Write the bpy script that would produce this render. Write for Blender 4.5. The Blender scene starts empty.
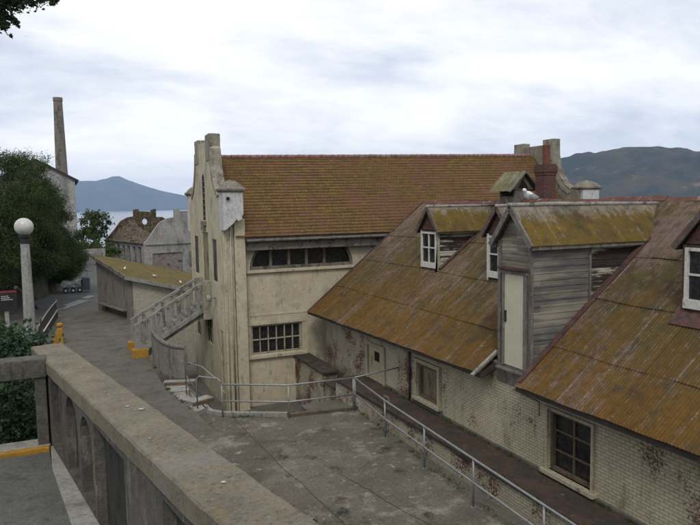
import bpy, bmesh, math, random
import numpy as np
from mathutils import Vector, Matrix, noise as mnoise
rnd = random.Random(7)
sc = bpy.context.scene
COL = sc.collection
R = math.radians

# ------------------------------------------------------------------ camera
cam_d = bpy.data.cameras.new('camera'); cam = bpy.data.objects.new('camera', cam_d); COL.objects.link(cam)
yaw, pitch, roll = R(23.7), R(5.06), R(0.97)
f = Vector((math.sin(yaw)*math.cos(pitch), math.cos(yaw)*math.cos(pitch), -math.sin(pitch)))
r0 = Vector((math.cos(yaw), -math.sin(yaw), 0)); u0 = r0.cross(f)
rv = r0*math.cos(roll) - u0*math.sin(roll); uv = u0*math.cos(roll) + r0*math.sin(roll)
cam.matrix_world = Matrix(((rv.x, uv.x, -f.x, 0), (rv.y, uv.y, -f.y, 0), (rv.z, uv.z, -f.z, 0), (0, 0, 0, 1)))
cam_d.sensor_width = 36; cam_d.lens = 650/700*36; cam_d.clip_start = 0.1; cam_d.clip_end = 60000
sc.camera = cam

# ------------------------------------------------------------------ sky, sun, exposure
SUN_EL, SUN_AZ = 50, 205        # azimuth clockwise from +Y
w = bpy.data.worlds.new('World'); sc.world = w; w.use_nodes = True
nt = w.node_tree; N = nt.nodes; L = nt.links; N.clear()
out = N.new('ShaderNodeOutputWorld'); bg = N.new('ShaderNodeBackground'); bg.inputs['Strength'].default_value = 0.1
sky = N.new('ShaderNodeTexSky'); sky.sky_type = 'NISHITA'; sky.sun_disc = False
sky.sun_elevation = R(SUN_EL); sky.sun_rotation = R(SUN_AZ); sky.air_density = 1.0; sky.dust_density = 2.0
tc = N.new('ShaderNodeTexCoord'); sep = N.new('ShaderNodeSeparateXYZ'); L.new(tc.outputs['Generated'], sep.inputs[0])
def wm(op, a, b):
    n = N.new('ShaderNodeMath'); n.operation = op
    for i, v in enumerate((a, b)):
        if isinstance(v, (int, float)): n.inputs[i].default_value = v
        else: L.new(v, n.inputs[i])
    return n.outputs[0]
zc = wm('ADD', wm('MAXIMUM', sep.outputs[2], 0.0), 0.30)
comb = N.new('ShaderNodeCombineXYZ')
L.new(wm('DIVIDE', sep.outputs[0], zc), comb.inputs[0]); L.new(wm('DIVIDE', sep.outputs[1], zc), comb.inputs[1]); comb.inputs[2].default_value = 5.1
def wnoise(scale, detail, rough, dist=0.0, st=(1, 1, 1)):
    mp = N.new('ShaderNodeMapping'); mp.inputs['Scale'].default_value = st; mp.inputs['Rotation'].default_value = (0, 0, R(24)); L.new(comb.outputs[0], mp.inputs[0])
    n = N.new('ShaderNodeTexNoise'); n.inputs['Scale'].default_value = scale; n.inputs['Detail'].default_value = detail
    n.inputs['Roughness'].default_value = rough; n.inputs['Distortion'].default_value = dist; L.new(mp.outputs[0], n.inputs['Vector']); return n.outputs['Fac']
n1 = wnoise(1.35, 7, .50, .5, (.85, 1.15, 1)); n2 = wnoise(5.0, 9, .62, .3, (.8, 1.4, 1))
mixn = wm('ADD', wm('MULTIPLY', n1, .72), wm('MULTIPLY', n2, .28))
ramp = N.new('ShaderNodeValToRGB'); L.new(mixn, ramp.inputs[0])
cr = ramp.color_ramp
cr.elements[0].position = .35; cr.elements[0].color = (.60, .65, .76, 1)
cr.elements[-1].position = .63; cr.elements[-1].color = (1.14, 1.12, 1.09, 1)
e = cr.elements.new(.44); e.color = (.78, .815, .875, 1)
e = cr.elements.new(.50); e.color = (.92, .93, .955, 1)
sc10 = N.new('ShaderNodeVectorMath'); sc10.operation = 'SCALE'; sc10.inputs['Scale'].default_value = 10.0; L.new(ramp.outputs[0], sc10.inputs[0])
mx = N.new('ShaderNodeMix'); mx.data_type = 'RGBA'; mx.inputs['Factor'].default_value = .90
L.new(sky.outputs[0], mx.inputs['A']); L.new(sc10.outputs[0], mx.inputs['B'])
L.new(mx.outputs['Result'], bg.inputs['Color']); L.new(bg.outputs[0], out.inputs[0])

sun_d = bpy.data.lights.new('sun', 'SUN'); sun = bpy.data.objects.new('sun', sun_d); COL.objects.link(sun)
sun_d.energy = 1.2; sun_d.angle = R(14); sun_d.color = (1, .95, .87)
sd = Vector((math.sin(R(SUN_AZ))*math.cos(R(SUN_EL)), math.cos(R(SUN_AZ))*math.cos(R(SUN_EL)), math.sin(R(SUN_EL))))
sun.rotation_euler = sd.to_track_quat('Z', 'Y').to_euler()
sc.view_settings.view_transform = 'Standard'; sc.view_settings.look = 'None'; sc.view_settings.exposure = 0.24; sc.view_settings.gamma = 1
sc.view_settings.use_curve_mapping = False
sc.render.engine = 'CYCLES'; sc.cycles.volume_bounces = 1; sc.cycles.max_bounces = 6

# ------------------------------------------------------------------ materials
def newmat(name):
    m = bpy.data.materials.new(name); m.use_nodes = True; m.node_tree.nodes.clear(); return m
class NB:
    def __init__(s, name):
        s.m = newmat(name); s.t = s.m.node_tree; s.N = s.t.nodes; s.L = s.t.links
        s.out = s.N.new('ShaderNodeOutputMaterial'); s.b = s.N.new('ShaderNodeBsdfPrincipled'); s.L.new(s.b.outputs[0], s.out.inputs[0])
        s.tc = s.N.new('ShaderNodeTexCoord').outputs['Object']
    def put(s, v, sock):
        if isinstance(v, (int, float)): sock.default_value = v
        elif isinstance(v, tuple): sock.default_value = v if len(v) == 4 or sock.type == 'VECTOR' else (*v, 1)
        else: s.L.new(v, sock)
    def math(s, op, a, b=0.0, c=None):
        n = s.N.new('ShaderNodeMath'); n.operation = op; s.put(a, n.inputs[0]); s.put(b, n.inputs[1])
        if c is not None: s.put(c, n.inputs[2])
        return n.outputs[0]
    def vec(s, scale=(1, 1, 1), rot=(0, 0, 0), v=None, loc=(0, 0, 0)):
        n = s.N.new('ShaderNodeMapping'); n.inputs['Scale'].default_value = scale; n.inputs['Rotation'].default_value = rot; n.inputs['Location'].default_value = loc
        s.L.new(v or s.tc, n.inputs[0]); return n.outputs[0]
    def noise(s, scale, detail=8, rough=.6, st=(1, 1, 1), dist=0, v=None, seed=0.0):
        n = s.N.new('ShaderNodeTexNoise'); n.inputs['Scale'].default_value = scale; n.inputs['Detail'].default_value = detail
        n.inputs['Roughness'].default_value = rough; n.inputs['Distortion'].default_value = dist
        s.L.new(s.vec(st, v=v, loc=(seed, seed*1.7, seed*.6)), n.inputs['Vector']); return n.outputs['Fac']
    def ramp(s, fac, lo, hi, a=0.0, b=1.0):
        n = s.N.new('ShaderNodeMapRange'); n.clamp = True; s.put(fac, n.inputs[0])
        for i, v in zip((1, 2, 3, 4), (lo, hi, a, b)): n.inputs[i].default_value = v
        return n.outputs[0]
    def mix(s, fac, a, b, mode='MIX'):
        n = s.N.new('ShaderNodeMix'); n.data_type = 'RGBA'; n.blend_type = mode; s.put(fac, n.inputs['Factor']); s.put(a, n.inputs['A']); s.put(b, n.inputs['B'])
        return n.outputs['Result']
    def swz(s, order, k=(1, 1, 1)):
        n = s.N.new('ShaderNodeSeparateXYZ'); s.L.new(s.tc, n.inputs[0]); c = s.N.new('ShaderNodeCombineXYZ')
        for i, o in enumerate(order):
            if o is not None: s.L.new(s.math('MULTIPLY', n.outputs[o], k[i]), c.inputs[i])
        return c.outputs[0]
    def brick(s, v, wd, ht, c1, c2, mortar, ms=.02, off=.5, smooth=.1):
        n = s.N.new('ShaderNodeTexBrick'); n.offset = off; n.inputs['Scale'].default_value = 1; n.inputs['Brick Width'].default_value = wd; n.inputs['Row Height'].default_value = ht
        n.inputs['Mortar Size'].default_value = ms; n.inputs['Mortar Smooth'].default_value = smooth
        s.put(c1, n.inputs['Color1']); s.put(c2, n.inputs['Color2']); s.put(mortar, n.inputs['Mortar']); s.L.new(v, n.inputs['Vector'])
        return n.outputs['Color'], n.outputs['Fac']
    def fin(s, col, rough=.9, bump=None, bstr=.4, bdist=.02, spec=.3, metal=0):
        s.put(col, s.b.inputs['Base Color']); s.put(rough, s.b.inputs['Roughness']); s.b.inputs['Specular IOR Level'].default_value = spec; s.b.inputs['Metallic'].default_value = metal
        if bump is not None:
            n = s.N.new('ShaderNodeBump'); n.inputs['Strength'].default_value = bstr; n.inputs['Distance'].default_value = bdist
            s.put(bump, n.inputs['Height']); s.L.new(n.outputs[0], s.b.inputs['Normal'])
        return s.m
def M(name, c1, c2, scale=2, rough=.92, layers=(), bs=30, bstr=.5, bdist=.015, spec=.25, metal=0, fine=.3):
    b = NB(name)
    col = b.mix(b.ramp(b.noise(scale, 8, .65), .33, .67), c1, c2)
    for k, (c, sca, lo, hi, st) in enumerate(layers):
        m = b.ramp(b.noise(sca, 9, .68, st=st, seed=3.1*k+1.3), lo, hi)
        col = b.mix(m, col, c)
    g = b.noise(bs*3, 4, .7, seed=9)
    col = b.mix(1.0, col, b.mix(b.ramp(g, .3, .7), (1-fine, 1-fine, 1-fine), (1+fine*.6, 1+fine*.6, 1+fine*.6)), 'MULTIPLY')
    g2 = b.noise(bs*.35, 9, .82, seed=21)
    col = b.mix(1.0, col, b.mix(b.ramp(g2, .34, .66), (1-fine*1.1,)*3, (1+fine*.9,)*3), 'MULTIPLY')
    h = b.math('ADD', b.noise(bs, 8, .7), b.math('MULTIPLY', b.noise(scale*3, 5, .6, seed=5), 1.2))
    return b.fin(col, rough, h, bstr, bdist, spec, metal)
I3 = (1, 1, 1)
# weathered concretes
m_asphalt = M('court_concrete', (.080, .072, .056), (.138, .124, .098), .55, layers=(((.17, .155, .125), .55, .52, .66, I3), ((.235, .215, .175), 1.0, .55, .66, I3), ((.30, .28, .24), 3.6, .60, .68, I3), ((.03, .031, .024), 1.1, .57, .68, I3), ((.22, .205, .17), 4.5, .60, .72, I3), ((.05, .052, .026), 2.4, .60, .72, I3)), bs=45, bstr=.6, fine=.42)
m_path = M('path_concrete', (.094, .086, .070), (.132, .122, .102), .8, layers=(((.055, .052, .044), 1.4, .52, .68, I3), ((.15, .14, .12), 6, .63, .74, I3)), bs=40, bstr=.55, fine=.35)
m_road = M('road_asphalt', (.075, .076, .076), (.11, .11, .108), .5, layers=(((.05, .05, .05), 1.0, .55, .65, I3),), bs=60, bstr=.4)
m_pave = M('upper_pavement_mat', (.10, .105, .098), (.145, .147, .135), 1.2, layers=(((.07, .07, .06), 3, .55, .68, I3),), bs=75, bstr=.8, fine=.4)
m_walk = M('red_walk', (.052, .034, .027), (.078, .050, .040), 1.3, layers=(((.036, .034, .026), 2.0, .46, .58, I3), ((.19, .175, .15), 6, .62, .7, I3)), bs=40)
m_parapet = M('parapet_concrete', (.115, .100, .072), (.185, .160, .112), 1.6, layers=(((.21, .15, .07), 5.5, .56, .68, I3), ((.07, .068, .055), 2.7, .55, .66, I3), ((.27, .26, .22), 9, .64, .72, I3)), bs=55, bstr=.9, bdist=.012, fine=.42)
def mk_coping():
    """lichen-speckled coping with one paler mortar repair across it"""
    b = NB('coping_concrete')
    col = b.mix(b.ramp(b.noise(2.2, 9, .75), .36, .64), (.130, .115, .086), (.205, .182, .135))
    col = b.mix(b.ramp(b.noise(7, 9, .8, seed=2), .52, .64, 0, .7), col, (.205, .145, .070))
    col = b.mix(b.ramp(b.noise(24, 6, .8, seed=3), .52, .64, 0, .8), col, (.055, .050, .042))
    col = b.mix(b.ramp(b.noise(30, 6, .8, seed=6), .56, .66, 0, .8), col, (.30, .27, .21))
    n = b.N.new('ShaderNodeSeparateXYZ'); b.L.new(b.tc, n.inputs[0])
    dy = b.math('ABSOLUTE', b.math('ADD', n.outputs[1], 1.60)); dy = b.math('ADD', dy, b.math('MULTIPLY', b.math('SUBTRACT', b.noise(5, 8, .75, seed=9), .5), .55))
    col = b.mix(b.ramp(dy, .10, .22, .75, 0), col, b.mix(b.ramp(b.noise(18, 7, .8, seed=10), .4, .62), (.215, .205, .18), (.14, .13, .11)))
    return b.fin(col, .93, b.noise(45, 8, .8), .9, .010, .2)
m_coping = mk_coping()
m_parside = M('parapet_side', (.075, .072, .062), (.125, .118, .098), 1.8, layers=(((.20, .19, .165), 5, .56, .66, (1, 1, .25)), ((.045, .045, .038), 3.5, .54, .66, (1, 1, .18)), ((.10, .07, .035), 3, .6, .7, I3)), bs=35, bstr=1.0, bdist=.02, fine=.35)
m_slotdark = M('slot_dark', (.030, .028, .026), (.048, .046, .042), 3, layers=(((.02, .02, .018), 5, .5, .62, (1, 1, .4)),), bs=40)
m_slab = M('dirty_slab', (.045, .036, .029), (.07, .055, .043), 2, layers=(((.11, .09, .07), 4, .56, .66, I3), ((.03, .03, .022), 3, .5, .6, I3)), bs=30)
m_pale = M('pale_concrete', (.22, .215, .19), (.30, .29, .26), 2, layers=(((.12, .115, .095), 3.5, .54, .68, (1, 1, .3)), ((.10, .065, .04), 6, .64, .72, I3)), bs=35)
m_dirtconc = M('stair_concrete', (.20, .195, .175), (.28, .27, .245), 2.5, layers=(((.085, .08, .068), 3.5, .5, .66, (1, 1, .35)), ((.35, .34, .31), 8, .62, .7, I3)), bs=35, bstr=.7)
m_floor = M('sunken_floor', (.09, .085, .07), (.13, .12, .10), 1, bs=30)
m_stucco = M('cream_stucco', (.40, .352, .245), (.49, .44, .32), .9, layers=(((.29, .262, .195), 1.3, .52, .68, (1, 1, .55)), ((.17, .15, .115), 3.2, .565, .69, (1, 1, .22)), ((.13, .12, .10), 9, .60, .68, (1, 1, .6)), ((.50, .45, .33), 4, .62, .74, I3), ((.15, .10, .055), 5, .68, .74, (1, 1, .3))), bs=18, bstr=.35, fine=.16)
m_stuccodk = M('weathered_cap', (.16, .145, .12), (.25, .225, .18), 2.2, layers=(((.09, .08, .062), 3.2, .5, .64, (1, 1, .25)), ((.19, .15, .05), 4.5, .6, .7, I3), ((.38, .36, .33), 4, .60, .7, (1, 1, .5))), bs=25, bstr=.7)
m_pierc = M('pier_concrete', (.20, .185, .145), (.30, .28, .22), 1.8, layers=(((.11, .10, .08), 2.6, .52, .64, (1, 1, .25)), ((.40, .38, .34), 3.4, .60, .70, (1, 1, .5))), bs=25, bstr=.6)
m_white = M('pale_block_plaster', (.42, .42, .42), (.54, .53, .52), 2.0, layers=(((.25, .23, .19), 3.0, .56, .7, (1, 1, .3)),), bs=30)
m_ruin = M('ruin_plaster', (.24, .235, .225), (.34, .33, .31), .5, layers=(((.14, .13, .115), .9, .5, .66, (1, 1, .4)),), bs=8, bdist=.05)
m_ruinbr = M('ruin_inner', (.085, .058, .038), (.145, .098, .068), 1.0, layers=(((.045, .045, .022), 1.8, .46, .56, I3), ((.26, .235, .20), 2.6, .57, .64, I3), ((.03, .025, .02), 3.1, .56, .62, I3)), bs=6, bdist=.08, bstr=.8)
m_shedw = M('shed_grey_wall', (.16, .15, .132), (.21, .197, .172), 1.0, layers=(((.09, .085, .07), 2.2, .52, .66, (1, 1, .4)),), bs=22, bdist=.03, bstr=.8)
m_shedb = M('shed_beige_wall', (.32, .295, .235), (.38, .35, .285), .9, layers=(((.2, .18, .14), 2, .56, .7, (1, 1, .3)),), bs=22)
m_moss = M('moss_roof', (.110, .082, .020), (.160, .112, .028), 1.1, layers=(((.065, .07, .022), 2.2, .48, .62, I3), ((.15, .085, .04), 3.4, .54, .66, I3)), bs=25, bstr=.9, bdist=.03)
m_yellow = M('yellow_paint', (.31, .165, .025), (.40, .215, .035), 3, layers=(((.28, .19, .08), 6, .58, .68, I3),), bs=30)
m_orange = M('worn_orange_edge', (.19, .115, .055), (.16, .105, .06), 3, layers=(((.10, .088, .07), 5, .40, .52, I3),), bs=30)
m_gwood = M('grey_wood', (.125, .115, .098), (.195, .18, .155), 3, layers=(((.085, .08, .07), 5, .5, .64, (1, 1, .2)), ((.36, .35, .31), 6, .60, .68, (1, 1, .25))), bs=30)
m_wframe = M('white_frame_paint', (.50, .49, .44), (.58, .57, .52), 4, layers=(((.22, .2, .16), 8, .60, .7, (1, 1, .4)),), bs=40, bstr=.2)
m_cframe = M('cream_frame_paint', (.30, .27, .19), (.38, .34, .25), 4, layers=(((.12, .10, .07), 6, .56, .68, (1, 1, .4)),), bs=40, bstr=.3)
m_bframe = M('brown_frame', (.105, .08, .05), (.15, .115, .075), 4, layers=(((.05, .04, .03), 6, .54, .68, I3),), bs=40)
m_redwood = M('dark_red_board', (.085, .042, .038), (.13, .065, .055), 4, layers=(((.045, .04, .035), 6, .5, .62, I3), ((.28, .26, .23), 9, .64, .7, I3)), bs=40)
m_darkwood = M('dark_fascia', (.035, .030, .026), (.06, .052, .045), 3, layers=(((.15, .13, .11), 4, .62, .7, I3),), bs=30)
m_fascia = M('fascia_grey', (.13, .115, .095), (.19, .17, .14), 2, layers=(((.05, .045, .04), 3, .5, .62, I3), ((.4, .38, .34), 5, .68, .72, I3)), bs=30)
m_door = M('pale_door_paint', (.44, .42, .31), (.48, .46, .35), 1.5, layers=(((.33, .31, .23), 2.2, .58, .7, (1, 1, .3)),), bs=30, bstr=.15, fine=.08)
m_bshut = M('brown_shutter', (.15, .115, .075), (.20, .16, .11), 2, layers=(((.08, .06, .045), 3, .54, .66, (1, 1, .3)),), bs=30)
m_doorw = M('warehouse_door', (.20, .17, .10), (.25, .21, .13), 1.5, layers=(((.06, .05, .04), 2.2, .52, .6, (1, 1, .3)),), bs=30)
m_blind = M('grey_blind_opening', (.055, .052, .042), (.10, .095, .075), 2, layers=(((.03, .028, .024), 2.2, .5, .6, (1, 1, .3)),), bs=30)
m_cdoor = M('cream_service_door', (.33, .29, .19), (.38, .34, .23), 1.5, layers=(((.16, .12, .08), 3, .58, .68, (1, 1, .5)),), bs=30, bstr=.2)
m_void = M('dark_interior', (.012, .011, .010), (.02, .018, .016), 2, bs=5)
m_steel = M('galvanised_pipe', (.23, .24, .24), (.30, .31, .31), 6, rough=.5, layers=(((.13, .10, .08), 10, .62, .7, I3),), bs=50, bstr=.15, spec=.5, metal=.55)
m_black = M('black_paint', (.018, .018, .019), (.028, .027, .027), 5, rough=.6, bs=40, bstr=.1)
m_redp = M('red_paint', (.17, .03, .03), (.20, .035, .035), 5, rough=.6, bs=40, bstr=.1)
m_letter = M('white_lettering', (.6, .6, .58), (.65, .65, .62), 5, rough=.7, bs=40, bstr=.1)
m_bluegrey = M('blue_grey_paint', (.07, .085, .11), (.10, .12, .15), 3, rough=.7, bs=30)
m_tarp = M('pale_tarp', (.36, .35, .32), (.48, .46, .43), 3, layers=(((.08, .08, .08), 4, .56, .62, I3),), bs=10, bstr=.8)
m_rubber = M('black_rubber', (.02, .02, .02), (.03, .03, .03), 5, bs=30)
m_pole = M('lamp_pole_concrete', (.25, .25, .24), (.33, .33, .31), 3, layers=(((.14, .13, .12), 5, .54, .66, (1, 1, .2)),), bs=40)
m_stack = M('smokestack_brick', (.145, .125, .105), (.21, .18, .15), .35, layers=(((.09, .08, .07), .5, .5, .62, (1, 1, .4)),), bs=4, bdist=.1)
m_far = M('far_plaster', (.27, .265, .26), (.34, .335, .32), .3, layers=(((.19, .18, .17), .5, .5, .66, (1, 1, .3)),), bs=5)
m_rock = M('rock_bank', (.06, .05, .038), (.11, .09, .065), .5, layers=(((.035, .045, .02), .7, .5, .6, I3), ((.17, .15, .12), 1.3, .6, .7, I3)), bs=3, bstr=1, bdist=.3)
m_soil = M('soil', (.03, .028, .02), (.05, .045, .03), 1, layers=(((.03, .045, .016), 2, .5, .6, I3),), bs=15, bstr=1, bdist=.05)
m_bark = M('bark', (.045, .038, .03), (.075, .062, .048), 2, bs=12, bstr=.8)
m_droppings = M('bird_lime', (.36, .35, .33), (.44, .43, .40), 5, bs=30)
m_line = M('worn_white_line', (.22, .22, .21), (.28, .28, .27), 2, layers=(((.10, .10, .10), 4, .56, .66, I3),), bs=30)
m_patch = M('mortar_patch', (.23, .225, .205), (.28, .27, .25), 3, layers=(((.16, .145, .11), 5, .5, .64, I3),), bs=50, bstr=.6, fine=.3)
m_crack = M('joint_dirt', (.025, .024, .018), (.04, .038, .026), 4, bs=20)
m_clay = M('chimney_clay', (.14, .055, .038), (.18, .075, .05), 4, layers=(((.09, .05, .04), 5, .56, .66, I3),), bs=30)

def mk_brick(name, paint1, paint2, peel_lo, peel_hi, peelscale=2.4):
    b = NB(name)
    v = b.swz((1, 2, None))
    red, fac = b.brick(v, .215, .076, (.165, .050, .038), (.105, .038, .030), (.12, .10, .085), ms=.010)
    p = b.mix(b.ramp(b.noise(1.1, 8, .65), .34, .66), paint1, paint2)
    pj, fac2 = b.brick(v, .215, .076, (1, 1, 1), (.86, .85, .83), (.50, .46, .39), ms=.009)
    p = b.mix(.85, p, pj, 'MULTIPLY')
    p = b.mix(b.ramp(b.noise(2.6, 9, .7, st=(1, 1, .3), seed=4), .54, .70), p, (.15, .135, .095))
    mask = b.ramp(b.math('ADD', b.math('MULTIPLY', b.noise(peelscale*3.2, 8, .72, seed=2, st=(1, 1, 1.3)), .5), b.math('MULTIPLY', b.noise(.9, 5, .6, seed=8), .5)), peel_lo, peel_hi)
    red = b.mix(b.ramp(b.noise(6, 6, .7, seed=13), .50, .64), red, (.035, .028, .022))
    # grimy splash zone low down, as damp stains with an irregular edge
    col = b.mix(mask, p, red)
    h = b.math('SUBTRACT', b.math('MULTIPLY', b.noise(40, 5, .6), .35), b.math('MULTIPLY', fac, .8))
    return b.fin(col, .9, b.math('SUBTRACT', h, b.math('MULTIPLY', mask, .35)), .8, .012, .2)
m_brick = mk_brick('painted_brick', (.37, .335, .235), (.47, .43, .32), .565, .595, 4.2)
m_brickpeel = mk_brick('peeling_brick', (.34, .31, .23), (.43, .40, .31), .515, .555, 4.0)
def mk_redbrick():
    b = NB('red_chimney_brick'); n = b.N.new('ShaderNodeSeparateXYZ'); b.L.new(b.tc, n.inputs[0])
    c = b.N.new('ShaderNodeCombineXYZ'); b.L.new(b.math('ADD', n.outputs[0], n.outputs[1]), c.inputs[0]); b.L.new(n.outputs[2], c.inputs[1])
    col, fac = b.brick(c.outputs[0], .215, .076, (.115, .040, .034), (.075, .032, .030), (.10, .08, .07), ms=.010)
    col = b.mix(b.ramp(b.noise(4, 8, .7), .55, .68), col, (.06, .045, .04))
    return b.fin(col, .92, b.math('SUBTRACT', b.noise(40, 4, .6), fac), .7, .012, .2)
m_redbrick = mk_redbrick()

def mk_corr(name, moss1, moss2, bare, bare2, bl, bh, streak_axis=0, sheet=.72, topw=None, warm=None):
    """corrugated sheets: lichen and moss speckled over rusty, washed-out metal"""
    b = NB(name)
    st = [7, 7, 7]; st[streak_axis] = .35; st[2] = .35
    streak = b.noise(1.0, 5, .6, st=tuple(st), seed=3)
    sp = b.noise(7, 10, .78, dist=.3, seed=2)
    big = b.noise(.6, 7, .62, dist=.4)
    moss = b.mix(b.ramp(b.noise(3.2, 10, .78, seed=1), .40, .60), moss1, moss2)
    idx = 1 if streak_axis == 0 else 0
    n = b.N.new('ShaderNodeSeparateXYZ'); b.L.new(b.tc, n.inputs[0])
    if warm:
        wmk = b.math('ADD', b.ramp(n.outputs[2], warm[1], warm[2], .30, 0), b.math('MULTIPLY', b.math('ADD', b.math('MULTIPLY', b.noise(1.0, 6, .6, st=(.30, 2.1, .30), seed=12), .65), b.math('MULTIPLY', b.noise(1.1, 7, .7, seed=19), .35)), 1.0))
        moss = b.mix(b.ramp(wmk, .52, .76), moss, b.mix(b.ramp(b.noise(5, 8, .8, seed=17), .38, .62), warm[0], tuple(.62*q for q in warm[0])))
    br = b.mix(b.ramp(b.noise(5, 9, .8, seed=5), .38, .62), bare, bare2)
    c = b.N.new('ShaderNodeCombineXYZ'); b.L.new(n.outputs[idx], c.inputs[0]); b.L.new(n.outputs[streak_axis], c.inputs[1])
    shc, shf = b.brick(c.outputs[0], sheet, 60, (.86, .86, .86), (1.10, 1.09, 1.08), (.75, .73, .70), ms=.005, off=0)
    s3 = b.N.new('ShaderNodeSeparateColor'); b.L.new(shc, s3.inputs[0])
    m = b.math('ADD', b.math('ADD', b.math('MULTIPLY', big, .36), b.math('MULTIPLY', streak, .20)), b.math('MULTIPLY', sp, .44))
    m = b.math('ADD', m, b.math('MULTIPLY', b.math('SUBTRACT', s3.outputs[0], .98), .16))
    if topw: m = b.math('ADD', m, b.ramp(n.outputs[2], topw[0], topw[1], 0.0, topw[2]))
    col = b.mix(b.ramp(m, bl, bh), moss, br)
    col = b.mix(b.ramp(b.noise(.75, 8, .72, seed=31), .54, .62, 0, .55), col, (.045, .034, .024))
    col = b.mix(.9, col, shc, 'MULTIPLY')
    fl = b.math('ADD', b.math('MULTIPLY', b.noise(16, 7, .8, seed=7, st=(1, 1, 1)), .6), b.math('MULTIPLY', streak, .4))
    col = b.mix(b.ramp(fl, .565, .62, 0, .75), col, (.27, .235, .205))
    col = b.mix(b.ramp(b.noise(2.4, 10, .8, seed=15), .54, .62, 0, .75), col, (.042, .036, .024))
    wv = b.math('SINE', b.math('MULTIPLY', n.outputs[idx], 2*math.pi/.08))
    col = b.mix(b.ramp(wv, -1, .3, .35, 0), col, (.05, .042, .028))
    return b.fin(col, .9, b.math('ADD', b.noise(35, 7, .7), sp), .7, .014, .2)
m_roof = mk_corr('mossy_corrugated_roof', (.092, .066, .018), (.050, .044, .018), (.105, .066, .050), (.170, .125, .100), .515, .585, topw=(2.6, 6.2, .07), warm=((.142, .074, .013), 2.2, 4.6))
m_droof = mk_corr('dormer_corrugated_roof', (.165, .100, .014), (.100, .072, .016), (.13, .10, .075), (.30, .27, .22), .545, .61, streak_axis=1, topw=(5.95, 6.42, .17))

def mk_tile():
    b = NB('mossy_tile_roof')
    v = b.swz((0, 2, None))
    c, fac = b.brick(v, .17, .137, (.145, .085, .025), (.098, .057, .025), (.040, .026, .015), ms=.008)
    red = b.mix(b.ramp(b.noise(.75, 8, .7, seed=2, st=(1, 1, 1.6)), .49, .68), c, (.128, .058, .044))
    col = b.mix(b.ramp(b.noise(3, 8, .7, seed=5, st=(.7, 1, 2)), .52, .66), red, (.145, .100, .024))
    col = b.mix(b.ramp(b.noise(.4, 6, .6, seed=9), .5, .68, 0, .6), col, (.12, .055, .040))
    g = b.noise(12, 4, .7)
    col = b.mix(1.0, col, b.mix(b.ramp(g, .3, .7), (.7, .7, .7), (1.25, 1.25, 1.25)), 'MULTIPLY')
    return b.fin(col, .9, b.math('SUBTRACT', g, fac), .7, .02, .2)
m_tile = mk_tile()
def mk_siding(name, axis, c1, c2, grey1, grey2, lo, hi):
    """lapped boards: old cream paint worn through to grey timber, board by board"""
    b = NB(name)
    st = [6, 6, 6]; st[axis] = .9
    st2 = [30, 30, 45]; st2[axis] = 2.0
    v = b.swz((axis, 2, None))
    brd, fac = b.brick(v, 2.3, .165, (.0, .0, .0), (1, 1, 1), (.5, .5, .5), ms=.0, off=.37)
    s3 = b.N.new('ShaderNodeSeparateColor'); b.L.new(brd, s3.inputs[0])
    gr = b.noise(1.0, 6, .7, st=tuple(st2), seed=2)
    m = b.math('ADD', b.math('MULTIPLY', b.noise(.45, 8, .68, st=tuple(st), seed=1), .8), b.math('MULTIPLY', s3.outputs[0], .16))
    m = b.math('ADD', m, b.math('MULTIPLY', gr, .18))
    paint = b.mix(gr, c1, c2); wood = b.mix(b.ramp(gr, .35, .65), grey1, grey2)
    col = b.mix(b.ramp(m, lo, hi), paint, wood)
    return b.fin(col, .9, gr, .5, .006, .2)
m_side = mk_siding('worn_siding_side', 0, (.235, .215, .16), (.31, .285, .215), (.060, .060, .058), (.128, .126, .120), .41, .60)
m_front = mk_siding('worn_siding_front', 1, (.25, .23, .165), (.33, .31, .23), (.075, .068, .058), (.16, .15, .125), .46, .62)
m_peelside = mk_siding('peeled_siding', 0, (.35, .33, .26), (.42, .40, .33), (.018, .014, .012), (.06, .045, .038), .52, .56)
def mk_glass():
    b = NB('old_window_glass')
    col = b.mix(b.ramp(b.noise(8, 8, .75), .5, .75), (.014, .015, .016), (.06, .06, .058))
    return b.fin(col, b.ramp(b.noise(9, 5, .6, seed=4), .35, .7, .08, .35), b.noise(2.2, 2, .5), .25, .03, .5)
m_glass = mk_glass()
def mk_globe():
    b = NB('opal_globe'); return b.fin(b.mix(b.ramp(b.noise(4, 5, .6), .4, .65), (.50, .50, .48), (.38, .37, .34)), .35, spec=.5)
m_globe = mk_globe()
def mk_leaf(name, c1, c2, c3):
    b = NB(name)
    col = b.mix(b.ramp(b.noise(.9, 4, .6), .4, .62), c1, c2)
    col = b.mix(b.ramp(b.noise(9, 3, .7, seed=3), .50, .72), col, c3)
    m = b.fin(col, .75, spec=.2)
    t = b.N.new('ShaderNodeBsdfTranslucent'); b.put(col, t.inputs['Color']); a = b.N.new('ShaderNodeMixShader'); a.inputs[0].default_value = .22
    b.L.new(b.b.outputs[0], a.inputs[1]); b.L.new(t.outputs[0], a.inputs[2]); b.L.new(a.outputs[0], b.out.inputs[0])
    return m
m_leafdk = mk_leaf('dark_conifer_leaf', (.024, .044, .015), (.050, .074, .021), (.098, .115, .034))
m_leafbush = mk_leaf('bush_leaf', (.026, .052, .026), (.042, .078, .038), (.10, .15, .08))
m_leafmid = mk_leaf('mid_green_leaf', (.040, .065, .016), (.065, .095, .022), (.09, .12, .035))
m_leafgum = mk_leaf('branch_leaf', (.025, .04, .02), (.04, .06, .03), (.07, .09, .05))
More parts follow.
